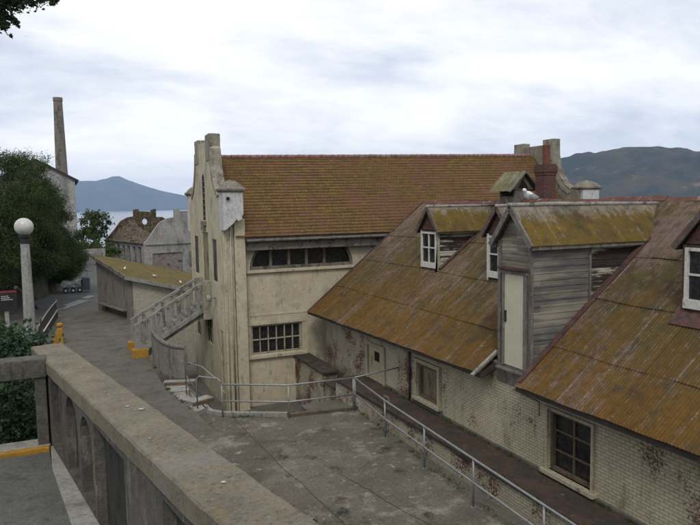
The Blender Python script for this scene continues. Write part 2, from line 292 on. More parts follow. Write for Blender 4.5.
def mk_hill(name, a, c, d):
    b = NB(name)
    n = b.N.new('ShaderNodeSeparateXYZ'); b.L.new(b.tc, n.inputs[0])
    col = b.mix(b.ramp(b.noise(.0035, 10, .72), .42, .58), a, c)
    col = b.mix(b.ramp(b.noise(.011, 8, .7, seed=4), .60, .68), col, d)
    return b.fin(col, 1.0, b.noise(.01, 8, .7), .8, 20, .05)
m_hillR = mk_hill('wooded_hill', (.014, .020, .008), (.062, .048, .018), (.15, .10, .05))
m_hillL = mk_hill('far_hill', (.03, .045, .03), (.06, .065, .04), (.09, .085, .06))
def mk_sea():
    b = NB('sea_water'); return b.fin((.10, .13, .15), .22, b.noise(.06, 8, .65, st=(1, .5, 1)), .5, 1.0, .5)
m_sea = mk_sea()

# ------------------------------------------------------------------ mesh helpers
class MB:
    def __init__(s): s.v = []; s.f = []; s.mi = []; s.m = 0
    def add(s, vs, fs, mi=None):
        o = len(s.v); s.v += [tuple(map(float, v)) for v in vs]
        for q in fs: s.f.append(tuple(o+i for i in q)); s.mi.append(s.m if mi is None else mi)
        return s
    def box(s, x0, x1, y0, y1, z0, z1, mi=None):
        vs = [(x, y, z) for z in (z0, z1) for y in (y0, y1) for x in (x0, x1)]
        return s.add(vs, [(0, 2, 3, 1), (4, 5, 7, 6), (0, 1, 5, 4), (2, 6, 7, 3), (0, 4, 6, 2), (1, 3, 7, 5)], mi)
    def beam(s, p, q, wd, ht, mi=None, up=(0, 0, 1)):
        """box of width wd, height ht from p to q (centre line)"""
        p = Vector(p); q = Vector(q); d = (q-p).normalized(); side = d.cross(Vector(up)).normalized(); u = side.cross(d).normalized()
        vs = []
        for e_ in (p, q):
            for a, b_ in ((-1, -1), (1, -1), (1, 1), (-1, 1)): vs.append(e_ + side*(a*wd/2) + u*(b_*ht/2))
        return s.add(vs, [(0, 1, 2, 3), (7, 6, 5, 4), (0, 4, 5, 1), (1, 5, 6, 2), (2, 6, 7, 3), (3, 7, 4, 0)], mi)
    def prism(s, poly, axis, a0, a1, mi=None):
        def P(a, p): return {'x': (a, p[0], p[1]), 'y': (p[0], a, p[1]), 'z': (p[0], p[1], a)}[axis]
        n = len(poly); vs = [P(a0, p) for p in poly] + [P(a1, p) for p in poly]
        fs = [tuple(range(n)), tuple(range(2*n-1, n-1, -1))] + [(i, n+i, n+(i+1) % n, (i+1) % n) for i in range(n)]
        return s.add(vs, fs, mi)
    def tube(s, pts, r, n=10, mi=None, caps=True):
        pts = [Vector(p) for p in pts]; rs = r if isinstance(r, (list, tuple)) else [r]*len(pts)
        ref = None; rings = []
        for i, p in enumerate(pts):
            d = (pts[min(i+1, len(pts)-1)] - pts[max(i-1, 0)]).normalized()
            if ref is None: ref = d.orthogonal().normalized()
            ref = (ref - d*ref.dot(d)).normalized(); bi = d.cross(ref)
            rings.append([p + (ref*math.cos(2*math.pi*k/n) + bi*math.sin(2*math.pi*k/n))*rs[i] for k in range(n)])
        vs = [v for rg in rings for v in rg]
        fs = [(i*n+k, i*n+(k+1) % n, (i+1)*n+(k+1) % n, (i+1)*n+k) for i in range(len(pts)-1) for k in range(n)]
        if caps: fs += [tuple(range(n-1, -1, -1)), tuple((len(pts)-1)*n+k for k in range(n))]
        return s.add(vs, fs, mi)
    def lathe(s, prof, cx, cy, n=24, mi=None):
        vs = [(cx+r_*math.cos(2*math.pi*k/n), cy+r_*math.sin(2*math.pi*k/n), z) for r_, z in prof for k in range(n)]
        fs = [(i*n+k, i*n+(k+1) % n, (i+1)*n+(k+1) % n, (i+1)*n+k) for i in range(len(prof)-1) for k in range(n)]
        fs += [tuple(range(n-1, -1, -1)), tuple((len(prof)-1)*n+k for k in range(n))]
        return s.add(vs, fs, mi)
    def build(s, name, mats, parent=None, bevel=0, smooth=False, fixn=True):
        me = bpy.data.meshes.new(name)
        off = Vector(parent_loc(parent)) if parent else Vector((0, 0, 0))
        me.from_pydata([tuple(Vector(v)-off) for v in s.v], [], s.f)
        if not isinstance(mats, (list, tuple)): mats = [mats]
        for m in mats: me.materials.append(m)
        me.polygons.foreach_set('material_index', s.mi)
        if fixn:
            bm = bmesh.new(); bm.from_mesh(me); bmesh.ops.recalc_face_normals(bm, faces=bm.faces[:]); bm.to_mesh(me); bm.free()
        if smooth: me.polygons.foreach_set('use_smooth', [True]*len(me.polygons))
        me.update()
        o = bpy.data.objects.new(name, me); COL.objects.link(o)
        if parent: o.parent = parent
        if bevel:
            b = o.modifiers.new('bevel', 'BEVEL'); b.width = bevel; b.segments = 2; b.limit_method = 'ANGLE'; b.angle_limit = R(35)
        return o
def parent_loc(o):
    v = Vector((0, 0, 0))
    while o: v += o.location; o = o.parent
    return v
def tag(o, label=None, cat=None, group=None, kind=None):
    if label: o['label'] = label
    if cat: o['category'] = cat
    if group: o['group'] = group
    if kind: o['kind'] = kind
    return o
def thing(name, loc, label, cat, group=None):
    o = bpy.data.objects.new(name, None); COL.objects.link(o); o.location = loc; o.empty_display_size = .2
    return tag(o, label, cat, group)
def struct(o, **k): o['kind'] = 'structure'; return o
def cut(o, cutter):
    """real openings: boolean the cutter mesh out of the wall and bake the result"""
    c = cutter.build('cutter_tmp', [o.data.materials[0]]); c.location = -parent_loc(o.parent) + parent_loc(o.parent) if o.parent else (0, 0, 0)
    m = o.modifiers.new('cut', 'BOOLEAN'); m.object = c; m.operation = 'DIFFERENCE'; m.solver = 'EXACT'
    o.modifiers.move(len(o.modifiers)-1, 0)
    mods = [x for x in o.modifiers if x.name != 'cut']
    vis = [x.show_viewport for x in mods]
    for x in mods: x.show_viewport = False
    bpy.context.view_layer.update()
    dg = bpy.context.evaluated_depsgraph_get(); dg.update()
    me = bpy.data.meshes.new_from_object(o.evaluated_get(dg)); o.modifiers.remove(m)
    for x, v in zip(mods, vis): x.show_viewport = v
    me.name = o.data.name; o.data = me
    bpy.data.objects.remove(c, do_unlink=True)
    return o
def copy_thing(src, name=None):
    r_ = src.copy(); COL.objects.link(r_)
    def rec(a, b):
        for ch in list(a.children):
            c = ch.copy(); COL.objects.link(c); c.parent = b; rec(ch, c)
    rec(src, r_)
    return r_
def fbm(x, y, z=0, s=1, o=4): return mnoise.fractal(Vector((x*s, y*s, z*s)), 1.0, 2.0, o)
def roughen(o, amp, scale, subdiv=0):
    me = o.data
    if subdiv:
        bm = bmesh.new(); bm.from_mesh(me); bmesh.ops.subdivide_edges(bm, edges=bm.edges[:], cuts=subdiv, use_grid_fill=True); bm.to_mesh(me); bm.free()
    for v in me.vertices:
        p = v.co*scale; v.co += Vector((mnoise.noise(p+Vector((7, 0, 0))), mnoise.noise(p+Vector((0, 31, 0))), mnoise.noise(p+Vector((0, 0, 57)))))*amp
    me.update(); return o

# ------------------------------------------------------------------ foliage
def leaf_mesh(name, mat_, pts, size, parent, seed, aspect=2.2):
    rg = np.random.RandomState(seed); n = len(pts); pts = np.asarray(pts)
    d = rg.normal(size=(n, 3)); d /= np.linalg.norm(d, axis=1)[:, None]
    e_ = rg.normal(size=(n, 3)); e_ -= d*(d*e_).sum(1)[:, None]; e_ /= np.linalg.norm(e_, axis=1)[:, None]
    sz = size*rg.uniform(.6, 1.4, (n, 1)); a = d*sz; b_ = e_*sz/aspect
    V = np.stack([pts-a, pts-b_, pts+a, pts+b_], 1).reshape(-1, 3) - np.array(parent_loc(parent))
    me = bpy.data.meshes.new(name); me.vertices.add(4*n); me.vertices.foreach_set('co', V.astype(np.float32).ravel())
    me.loops.add(4*n); me.loops.foreach_set('vertex_index', np.arange(4*n, dtype=np.int32)); me.polygons.add(n)
    me.polygons.foreach_set('loop_start', np.arange(0, 4*n, 4, dtype=np.int32)); me.materials.append(mat_); me.update(calc_edges=True)
    o = bpy.data.objects.new(name, me); COL.objects.link(o); o.parent = parent; return o
def crown_pts(cx, cy, cz, rx, ry, rz, clumps, per, csize, seed, shell=.55):
    rg = np.random.RandomState(seed); P = []
    for i in range(clumps):
        d = rg.normal(size=3); d /= np.linalg.norm(d); k = rg.uniform(shell, 1.0)**.6 * (1+.16*math.sin(3*d[0]+seed)+.12*math.cos(5*d[1]+seed))
        c = np.array([cx, cy, cz]) + d*k*np.array([rx, ry, rz]); s_ = csize*rg.uniform(.55, 1.35)
        P.append(c + rg.normal(size=(per, 3))*s_*np.array([1, 1, .75]))
    return np.concatenate(P)
def tree(name, base, crowns, mat_, leaf, label, cat='tree', group=None, trunk_r=.2, seed=1, limbs=7, aspect=2.2):
    t = thing(name, base, label, cat, group)
    tb = MB(); rg = random.Random(seed)
    c0 = crowns[0]; top = Vector((c0[0], c0[1], c0[2])); b0 = Vector(base)
    pts = [b0 + (top-b0)*k + Vector((rg.uniform(-.15, .15), rg.uniform(-.15, .15), 0))*(0 < k < 1) for k in (0, .25, .5, .75, 1)]
    tb.tube(pts, [trunk_r*x for x in (1.2, .95, .8, .6, .35)], 9)
    for c in crowns:
        for i in range(limbs):
            a = rg.uniform(0, 6.28); e2 = Vector((c[0]+math.cos(a)*c[3]*.7, c[1]+math.sin(a)*c[4]*.7, c[2]+rg.uniform(-.3, .7)*c[5]))
            st_ = b0 + (Vector((c[0], c[1], c[2]))-b0)*rg.uniform(.35, .8); mid = (st_+e2)/2 + Vector((0, 0, -.1*c[5]))
            tb.tube([st_, mid, e2], [trunk_r*.45, trunk_r*.28, trunk_r*.1], 6)
    tb.build('trunk', m_bark, t, smooth=True)
    P = np.concatenate([crown_pts(c[0], c[1], c[2], c[3], c[4], c[5], c[6], c[7], c[8], seed+17*i) for i, c in enumerate(crowns)])
    leaf_mesh('crown', mat_, P, leaf, t, seed+5, aspect)
    return t

#SETTING
# ------------------------------------------------------------------ far setting: sea, hills, ground
def grid_mesh(name, xs, ys, fn, mat_, smooth=True):
    vs = [(x, y, fn(x, y)) for y in ys for x in xs]; nx = len(xs)
    fs = [(j*nx+i, j*nx+i+1, (j+1)*nx+i+1, (j+1)*nx+i) for j in range(len(ys)-1) for i in range(nx-1)]
    return MB().add(vs, fs).build(name, mat_, smooth=smooth, fixn=False)
struct(grid_mesh('sea', [-15500, -3000, -300, 300, 3000, 15500], [-15500, -3000, -300, 300, 3000, 15500], lambda x, y: -36, m_sea))
def hill(name, prof, dist, depth, mat_, jag, seed):
    azs = [prof[0][0] + (prof[-1][0]-prof[0][0])*i/260 for i in range(261)]
    vs = []; nd = 26
    for j in range(nd):
        t = j/(nd-1); d = dist + depth*(t-.5)
        for a in azs:
            h = np.interp(a, [p[0] for p in prof], [p[1] for p in prof])*dist
            x = d*math.sin(R(a)); y = d*math.cos(R(a))
            sh = math.sin(math.pi*t)**.8
            n_ = fbm(x, y, seed, 1/(dist*.12), 6)
            k = sh*(1+.22*n_*(1 if abs(t-.5) > .08 else .12)) ; ridge = jag*fbm(x, y, seed+9, 1/160, 5)*sh
            vs.append((x, y, -38 + (h+38)*max(0, k) + ridge))
    na = len(azs); fs = [(j*na+i, j*na+i+1, (j+1)*na+i+1, (j+1)*na+i) for j in range(nd-1) for i in range(na-1)]
    return struct(MB().add(vs, fs).build(name, mat_, smooth=True, fixn=False))
hill('far_hills', [(-14, .004), (-7, .018), (-2, .034), (1.2, .040), (2.6, .0405), (3.5, .0432), (3.9, .0462), (4.4, .0466), (4.8, .0435), (5.6, .0375), (7.4, .0268), (9.2, .0195), (11, .0115), (14, .006), (20, .004), (26, .0)], 12600, 3400, m_hillL, 14, 3)
hill('wooded_hills', [(30, .0), (34, .025), (38, .045), (41.2, .0535), (43, .061), (45, .0685), (46.4, .0740), (47.2, .0728), (49, .0725), (49.8, .0695), (50.6, .070), (51.6, .0640), (54, .062), (60, .058), (68, .03), (75, .0)], 4300, 1700, m_hillR, 9, 11)

def gz(x, y):
    z = np.interp(y, [-60, -5, 60, 75, 100, 135, 215, 260], [-9.6, -9.4, -9.4, -9.6, -9.8, -13, -39, -45])
    e_ = max(0, max(abs(x-10)-70, 0)); z -= min(36, e_*.45)
    if y < -60: z -= min(36, (-60-y)*.45)
    return float(z) + .25*fbm(x, y, 0, .08)*(1 if y > 60 else .0)
struct(grid_mesh('ground', list(range(-170, 191, 6)), list(range(-150, 262, 6)), gz, m_soil))

# near planes: path that climbs from the road, the court, and the sunken yard
PATH_Z, COURT_Z, YARD_Z = -6.5, -6.7, -8.65
pb = MB(); pb.prism([(-9, 20.6), (3.55, 20.6), (3.30, 22.3), (3.08, 24.2), (3.06, 27), (2.98, 29.3), (2.98, 36), (3.6, 38.9), (1.9, 45.2), (1.9, 46), (-9, 46)], 'z', -9.6, PATH_Z)
pb.add([(-.6, 20.6, PATH_Z), (3.55, 20.6, PATH_Z), (3.85, 19.2, COURT_Z+.003), (-.6, 18.9, COURT_Z+.003), (-.6, 20.6, -9), (3.55, 20.6, -9), (3.85, 19.2, -9), (-.6, 18.9, -9)], [(0, 1, 2, 3), (1, 5, 6, 2), (3, 2, 6, 7)])
struct(pb.build('path', m_path))
# road falling away gently beyond the path
rx = [(-9, 1.9, 46, -6.504), (-8, 3.0, 56, -6.72), (-6, 4.2, 68, -6.95), (-4, 5.0, 82, -7.15), (-1, 6.2, 98, -7.5), (-1, 8.0, 112, -8.0)]
vs = []; fs = []
for x0, x1, y, z in rx: vs += [(x0, y, -12), (x0, y, z), (x1, y, z), (x1, y, -12)]
for i in range(len(rx)-1):
    a = i*4
    for k in range(3): fs.append((a+k, a+k+1, a+5+k, a+4+k))
struct(MB().add(vs, fs).build('road', m_road))
# court slab, with the shallow joint lines sawn in its surface
posts = [(3.80, 21.05), (4.33, 20.15), (6.2, 19.10), (8.40, 18.90), (8.17, 16.30), (8.07, 13.90), (7.97, 11.60), (7.88, 9.20), (7.80, 6.80), (7.72, 4.4)]
cpoly = [(2.0, -2), (7.75, -2), (7.88, 4.4), (7.96, 6.8), (8.04, 9.2), (8.13, 11.6), (8.23, 13.9), (8.33, 16.3), (8.56, 19.02), (6.25, 19.25), (4.45, 20.28), (3.95, 21.0), (3.45, 20.596), (-.2, 20.596), (-.6, 12), (.4, 8)]
cb = MB(); cb.prism(cpoly, 'z', -9.6, COURT_Z); court = struct(cb.build('court', m_asphalt))
jb = MB()
def strip(mb, p, q, wd, z, wig=.0, n=14):
    p = Vector((*p, z)); q = Vector((*q, z)); d = (q-p).normalized(); s_ = Vector((-d.y, d.x, 0)); vs = []
    for i in range(n+1):
        c = p+(q-p)*i/n + s_*wig*mnoise.noise(Vector((i*.7, p.x, q.y))); ww = wd*(.7+.6*abs(mnoise.noise(Vector((i*1.9, q.x, 3)))))
        vs += [c-s_*ww/2, c+s_*ww/2]
    mb.add(vs, [(2*i, 2*i+2, 2*i+3, 2*i+1) for i in range(n)])
for p, q in (((2.9, 19.0), (4.85, 11.4)), ((4.6, 19.9), (5.1, 12.2)), ((5.1, 12.2), (5.3, 2)), ((6.0, 14.6), (6.7, 11.2))):
    strip(jb, p, q, .022, COURT_Z+.004, .10)
def crack(mb, p, ang, n, step, z, wd=.012, br=.12):
    p = Vector((*p, z)); rr_ = random.Random(int(p.x*100+p.y*10)); pts = [p.copy()]
    for k in range(n):
        ang += rr_.uniform(-.5, .5); p = p+Vector((math.cos(ang), math.sin(ang), 0))*step*rr_.uniform(.6, 1.3); pts.append(p.copy())
        if rr_.random() < br and n > 5: crack(mb, (p.x, p.y), ang+rr_.choice((-1, 1))*.9, n//2, step, z, wd*.7, br)
    vs = []
    for i, q in enumerate(pts):
        d = (pts[min(i+1, len(pts)-1)]-pts[max(i-1, 0)]).normalized(); s_ = Vector((-d.y, d.x, 0))*wd*(.4+rr_.random())*(1-i/len(pts)*.7); vs += [q-s_, q+s_]
    mb.add(vs, [(2*i, 2*i+2, 2*i+3, 2*i+1) for i in range(len(pts)-1)])
for p, a, n_ in (((5.2, 17.5), -.6, 7), ((7.0, 14.9), -2.9, 6), ((6.2, 10.6), -1.4, 8)):
    crack(jb, p, a, n_, .16, COURT_Z+.0045, .007)
struct(jb.build('court_joints', m_crack, fixn=False))
# low curb along the far edge of the court
kb = MB()
kb.beam((4.02, 20.88, COURT_Z+.05), (4.42, 20.42, COURT_Z+.05), .16, .16); kb.beam((4.42, 20.42, COURT_Z+.05), (6.25, 19.42, COURT_Z+.05), .14, .16)
struct(kb.build('curb', m_pale, bevel=.015))
kb = MB(); kb.beam((6.28, 19.40, COURT_Z+.02), (8.6, 19.17, COURT_Z+.02), .16, .14); struct(kb.build('curb_edge', m_orange, bevel=.015))
struct(MB().box(2.9, 10.3, 18, 36, YARD_Z-.2, YARD_Z).build('sunken_yard', m_floor))
struct(MB().box(-9, -3.2, 46, 47, -9, -6.45).build('road_shoulder', m_path))
# red stained walkway beside the brick house, standing on its own peeling retaining wall
struct(MB().prism([(9.05, 22.3), (10.28, 22.3), (10.28, -2), (9.0, -2), (9.22, 8), (9.2, 14)], 'z', -6.60, -6.50).build('walkway', m_walk))
struct(MB().prism([(9.10, 22.26), (10.24, 22.26), (10.24, -1.9), (9.06, -1.9), (9.27, 8), (9.25, 14)], 'z', -9.5, -6.60).build('walkway_wall', m_brickpeel))
struct(MB().box(7.6, 9.4, -2, 22, -9.0, -7.25).build('drain_channel', m_floor))

# road markings
rb = MB()
for a in ([(-.78, 45.2), (.12, 47.3), (.20, 48.5), (-.68, 46.4)], [(-.30, 48.6), (.25, 47.6), (1.50, 50.9), (.75, 51.6)], [(.9, 52.6), (1.35, 51.9), (1.95, 53.6), (1.5, 54.2)]):
    for p in a: pass
    zz = [PATH_Z+.004 if p[1] < 46 else float(np.interp(p[1], [46, 56], [-6.504, -6.72]))+.006 for p in a]
    rb.add([(p[0], p[1], z) for p, z in zip(a, zz)], [(0, 1, 2, 3)])
struct(rb.build('road_markings', m_line))

# steep bank on the left of the road, under the trees
def bank():
    edge = [(-14, 30), (-9.5, 36), (-5.5, 42.5), (-2.6, 49), (-1.0, 55), (.2, 62), (1.4, 72), (2.2, 84), (2.0, 100), (0, 120)]
    vs = []; n = 60; m_ = 16; E_ = [Vector((*p, 0)) for p in edge]
    for i in range(n):
        t = i/(n-1)*(len(E_)-1); k = min(int(t), len(E_)-2); p = E_[k].lerp(E_[k+1], t-k); d = (E_[k+1]-E_[k]).normalized(); s_ = Vector((-d.y, d.x, 0))
        for j in range(m_):
            u = j/(m_-1)*16; q = p + s_*u
            h = -9.5 + (u > 0)*(2.6 + 3.9*min(1, u/2.2) + .32*max(0, u-2.2))
            h += .5*fbm(q.x, q.y, 2, .5)*min(1, u); q2 = q + s_*(.5*fbm(q.x, q.y, 5, .7))*min(1, u)
            vs.append((q2.x, q2.y, h))
    fs = [(i*m_+j, i*m_+j+1, (i+1)*m_+j+1, (i+1)*m_+j) for i in range(n-1) for j in range(m_-1)]
    return struct(MB().add(vs, fs).build('bank', m_rock, smooth=True))
bank()
# planted slope between the upper pavement and the path
def slope():
    xs = [-12+.4*i for i in range(29)]; xs = [x for x in xs if x <= -.5]; ys = [10.4+.6*i for i in range(36)]
    return struct(grid_mesh('planted_slope', xs, ys, lambda x, y: float(np.interp(y, [10, 12, 27, 31.5], [-3.75, -4.0, -6.0, -6.7])) + .12*fbm(x, y, 0, .8), m_soil))
slope()

#NEAR
# ------------------------------------------------------------------ upper pavement and the foreground parapet
UP = -3.40
struct(MB().prism([(-9, 9.88), (-.34, 9.88), (-.30, 9.2), (.55, 4.0), (1.2, .2), (1.2, -6), (-9, -6)], 'z', -9.4, UP).build('upper_pavement', m_pave))
struct(MB().beam((-9, 9.98, UP-.01), (-.34, 9.98, UP-.01), .10, .13).build('yellow_curb', m_yellow, bevel=.012))
struct(MB().prism([(-.33, 10.03), (-.30, 9.2), (-.085, 7.4), (.35, 4.9), (.80, 2.2), (1.1, 2.2), (.05, 8.05), (-.25, 10.03)], 'z', UP-.05, UP+.035).build('curb_stone', m_pale, bevel=.01))
pt = thing('concrete_parapet', (.3, 6.5, -3.4), 'thick mossy concrete parapet with slot openings running up the left foreground', 'parapet')
# line of the parapet (left edge): X = .81-.177*(Y-3.74); top falls away from the camera
def plx(y): return .81-.177*(y-3.74)
def plz(y): return -1.90-.035*(y-3.74)
Y0, Y1 = 1.2, 11.4
cap = MB(); ys = [Y0+(Y1-Y0)*i/70 for i in range(71)]
sec = [(-.02, -.20), (-.03, -.02), (-.015, 0.0), (.09, .006), (.20, .012), (.31, .006), (.425, 0.0), (.44, -.02), (.43, -.20)]
vs = []
for i, y in enumerate(ys):
    for k, (a, b_) in enumerate(sec):
        j = .007*mnoise.noise(Vector((y*3, k*2.3, 1)))+.004*mnoise.noise(Vector((y*11, k*5, 4))); vs.append((plx(y)+a+j, y+.177*a, plz(y)+b_+j))
ns = len(sec)
fs = [(i*ns+k, i*ns+(k+1) % ns, (i+1)*ns+(k+1) % ns, (i+1)*ns+k) for i in range(len(ys)-1) for k in range(ns)] + [tuple(range(ns)), tuple((len(ys)-1)*ns+k for k in range(ns-1, -1, -1))]
cap.add(vs, fs).build('coping', m_coping, pt)
body = MB(); n = 40
def pquad(y): 
    x = plx(y); return [(x, y, -3.55), (x, y, plz(y)-.2), (x+.40, y+.07, plz(y)-.2), (x+.40, y+.07, -3.55)]
vs = []; yy = [Y0+(10.28-Y0)*i/n for i in range(n+1)]
for y in yy: vs += pquad(y)
fs = [(4*i+k, 4*i+(k+1) % 4, 4*i+4+(k+1) % 4, 4*i+4+k) for i in range(n) for k in range(4)] + [(0, 1, 2, 3), (4*n+3, 4*n+2, 4*n+1, 4*n)]
bo = body.add(vs, fs).build('wall', m_parside, pt)
cm = MB()
def slot(y0, y1, z0, zt, arch=False):
    poly = [(y0, z0), (y1, z0), (y1, zt)] + ([((y0+y1)/2+(y1-y0)/2*math.cos(a), zt+(y1-y0)/2*math.sin(a)) for a in [math.pi*k/8 for k in range(1, 8)]] if arch else []) + [(y0, zt)]
    xm = plx((y0+y1)/2); cm.prism(poly, 'x', xm-.35, xm+.95)
slot(9.28, 9.85, -3.28, -2.32); slot(8.18, 8.86, -3.30, -2.62, True)
cm.prism([(7.42, -3.3), (8.02, -3.3), (8.02, -2.62)] + [(7.72+.30*math.cos(a), -2.62+.30*math.sin(a)) for a in [math.pi*k/8 for k in range(1, 8)]] + [(7.42, -2.62)], 'x', plx(7.72)-.35, plx(7.72)+.10)
slot(6.10, 7.30, -3.40, -2.28); slot(3.4, 5.0, -3.40, -2.22)
cut(bo, cm)
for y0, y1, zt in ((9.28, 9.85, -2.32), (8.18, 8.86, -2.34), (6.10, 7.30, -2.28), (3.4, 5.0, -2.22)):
    MB().add([(plx(y)+a, y+.177*a, z) for y in (y0, y1) for a in (.10, .14) for z in (-3.4, zt)], [(0, 1, 3, 2), (4, 6, 7, 5), (0, 4, 5, 1), (2, 3, 7, 6), (0, 2, 6, 4), (1, 5, 7, 3)]).build('slot_dark_sheet', m_slotdark, pt)  # dark sheets added inside the slots so the openings read dark
# big outer retaining wall that carries the parapet down to the court
ow = MB(); vs = []
for y in (Y0-3, 10.3): x = plx(y); vs += [(x+.02, y, -9.5), (x+.02, y, -3.56), (x+.40, y+.07, -3.56), (x+.50, y+.09, -9.5)]
ow.add(vs, [(0, 1, 2, 3), (7, 6, 5, 4)] + [(k, k+4, (k+1) % 4+4, (k+1) % 4) for k in range(4)]).build('retaining_wall', m_parside, pt)
# a few bird droppings on the coping
def on_cap(y, a): return (plx(y)+a, y+.177*a, plz(y)+.0205)
for y, a, s_ in ((8.4, .2, .012), (6.75, .22, .016), (6.55, .30, .024), (7.35, .18, .011), (4.32, .22, .016), (5.6, .1, .009), (9.1, .25, .012)):
    c = on_cap(y, a); ring = [(c[0]+s_*math.cos(t)*(1+.4*math.sin(3*t+y)), c[1]+s_*1.5*math.sin(t)*(1+.3*math.cos(2*t+a)), c[2]) for t in [k*math.pi/5 for k in range(10)]]
    MB().add(ring + [(c[0], c[1], c[2]+.0015)], [(k, (k+1) % 10, 10) for k in range(10)]).build('dropping', m_droppings, pt)
# low beam parapet going left
bp = thing('beam_parapet', (-.9, 10.2, -3.4), 'grey concrete beam parapet on posts in front of the dark bush, at left', 'parapet')
MB().box(-9, -.33, 10.02, 10.34, -2.36, -2.09).build('beam', m_parside, bp, bevel=.015)
for x in (-.44, -3.6, -6.7): MB().box(x-.09 if x < -1 else x-.05, x+.10, 10.06, 10.30, -3.35, -2.36).build('post', m_parside, bp, bevel=.012)
MB().box(-9, -.33, 10.04, 10.36, -3.75, -3.34).build('base', m_pale, bp, bevel=.012)

# ------------------------------------------------------------------ concrete warehouse
WX0, WX1 = 6.0, 26.2
wh = thing('concrete_warehouse', (16, 30.4, -8.7), 'cream stucco warehouse with long mossy tiled roof and stepped curved gables', 'building')
prof = [(26.7, -9.0), (34.1, -9.0), (34.1, .30), (33.5, .42), (33.0, .72), (32.6, 1.2), (32.3, 1.8), (32.12, 2.5), (32.07, 3.13), (31.28, 3.13), (31.28, 2.93), (29.52, 2.93), (29.52, 3.18), (28.72, 3.18), (28.66, 2.5), (28.5, 1.8), (28.2, 1.2), (27.8, .72), (27.3, .42), (26.7, .30)]
g = MB().prism(prof, 'x', WX0, WX0+.44).build('gable_wall', m_stucco, wh, bevel=.02)
cm = MB()
cm.box(5.5, 6.25, 29.72, 31.1, -4.4, -1.15); cm.box(5.5, 6.18, 32.15, 33.1, -3.25, -1.4); cm.box(5.5, 6.18, 28.0, 28.85, -3.25, -1.4)
cm.prism([(30.1, -.6), (30.75, -.6), (30.75, 1.2), (30.66, 1.42), (30.43, 1.55), (30.2, 1.42), (30.1, 1.2)], 'x', 5.5, 6.3)
cm.box(5.5, 6.3, 29.4, 30.7, -6.3, -5.0); cm.box(5.5, 6.3, 27.25, 27.75, -8.0, -5.3); cm.box(5.5, 6.25, 32.3, 33.3, -6.4, -5.0)
cut(g, cm)
MB().box(6.06, 6.10, 29.72, 31.1, -4.4, -1.15).build('door', m_doorw, wh)
for y0, y1, z0, z1 in ((32.15, 33.1, -3.25, -1.4), (28.0, 28.85, -3.25, -1.4)):
    MB().box(6.03, 6.055, y0, y1, z0, z1).build('blind_window', m_blind, wh)
lw = MB(); lw.prism([(30.1, -.6), (30.75, -.6), (30.75, 1.2), (30.66, 1.42), (30.43, 1.55), (30.2, 1.42), (30.1, 1.2)], 'x', 6.03, 6.05, 1)
for k in range(7): lw.box(6.012, 6.028, 30.1, 30.75, -.45+k*.27, -.39+k*.27, 0)
lw.build('louvre', [m_fascia, m_void], wh)
for y0, y1, z0, z1 in ((29.4, 30.7, -6.3, -5.0), (27.25, 27.75, -8.0, -5.3), (32.3, 33.3, -6.4, -5.0)):
    wb = MB(); wb.box(6.06, 6.09, y0, y1, z0, z1, 1)
    for k in range(1, 3): wb.box(6.035, 6.058, y0+(y1-y0)*k/3-.02, y0+(y1-y0)*k/3+.02, z0, z1, 0)
    wb.box(6.037, 6.057, y0, y1, (z0+z1)/2-.02, (z0+z1)/2+.02, 0)
    wb.build('window', [m_cframe, m_void], wh)
MB().box(5.90, 6.0, 30.0, 30.85, -.85, -.62).box(5.86, 6.0, 30.2, 30.65, -1.05, -.85).build('niche_sill', m_stuccodk, wh, bevel=.02)
# vertical ribs on the gable
for y in (27.0, 33.8):
    MB().box(5.965, 6.0, y-.16, y+.16, -8.7, .25).build('rib', m_stucco, wh, bevel=.015)
# corner returns and the south wall
MB().box(6.46, 6.92, 26.60, 26.98, -8.9, -.5).build('corner_pilaster', m_stucco, wh, bevel=.02)
MB().tube([(6.30, 26.62, -.3), (6.30, 26.62, -8.6)], .035, 10).build('downpipe', m_shedb, wh, smooth=True)
MB().tube([(6.10, 26.64, -1.0), (6.10, 26.64, -8.6)], .018, 8).build('conduit', m_shedb, wh, smooth=True)
# weathered dark skin of the pier fronts, standing 3 mm proud
s = MB().box(6.85, WX1-.85, 27.0, 27.3, -9.0, -1.15).build('wall', m_stucco, wh, bevel=.01)
cm = MB()
def ell(cx, cz, a, b, n=24): return [(cx+a*math.cos(math.pi*k/n), cz+b*math.sin(math.pi*k/n)) for k in range(n+1)]
cm.prism([(x, min(z, -1.40)) for x, z in ell(9.6, -2.72, 2.42, 1.80)], 'y', 26.8, 27.5)
cm.box(7.15, 9.48, 26.8, 27.5, -6.40, -5.14)
cut(s, cm)
MB().box(6.9, WX1-.85, 33.6, 33.9, -9.0, -1.15).build('wall', m_stucco, wh)
lun = MB(); lun.prism([(x, min(z, -1.40)) for x, z in ell(9.6, -2.72, 2.42, 1.80)], 'y', 27.22, 27.25, 1)
for x in (8.15, 8.98, 9.80, 10.65): lun.box(x-.06, x+.06, 27.12, 27.215, -2.7, -1.41, 0)
lun.box(7.3, 11.9, 27.10, 27.219, -2.72, -2.58, 0)
arc = ell(9.6, -2.72, 2.42, 1.80); arc2 = ell(9.6, -2.72, 2.30, 1.68)
for i in range(24):
    if max(arc[i][1], arc[i+1][1]) < -1.38: lun.add([(arc[i][0], 27.1, arc[i][1]), (arc[i+1][0], 27.1, arc[i+1][1]), (arc2[i+1][0], 27.1, arc2[i+1][1]), (arc2[i][0], 27.1, arc2[i][1])], [(0, 1, 2, 3)], 0)
lun.build('arched_window', [m_fascia, m_glass], wh)
MB().box(7.0, 12.1, 26.88, 27.12, -2.84, -2.74).build('window_sill', m_stucco, wh, bevel=.012)
w12 = MB(); w12.box(7.15, 9.48, 27.20, 27.23, -6.4, -5.14, 1)
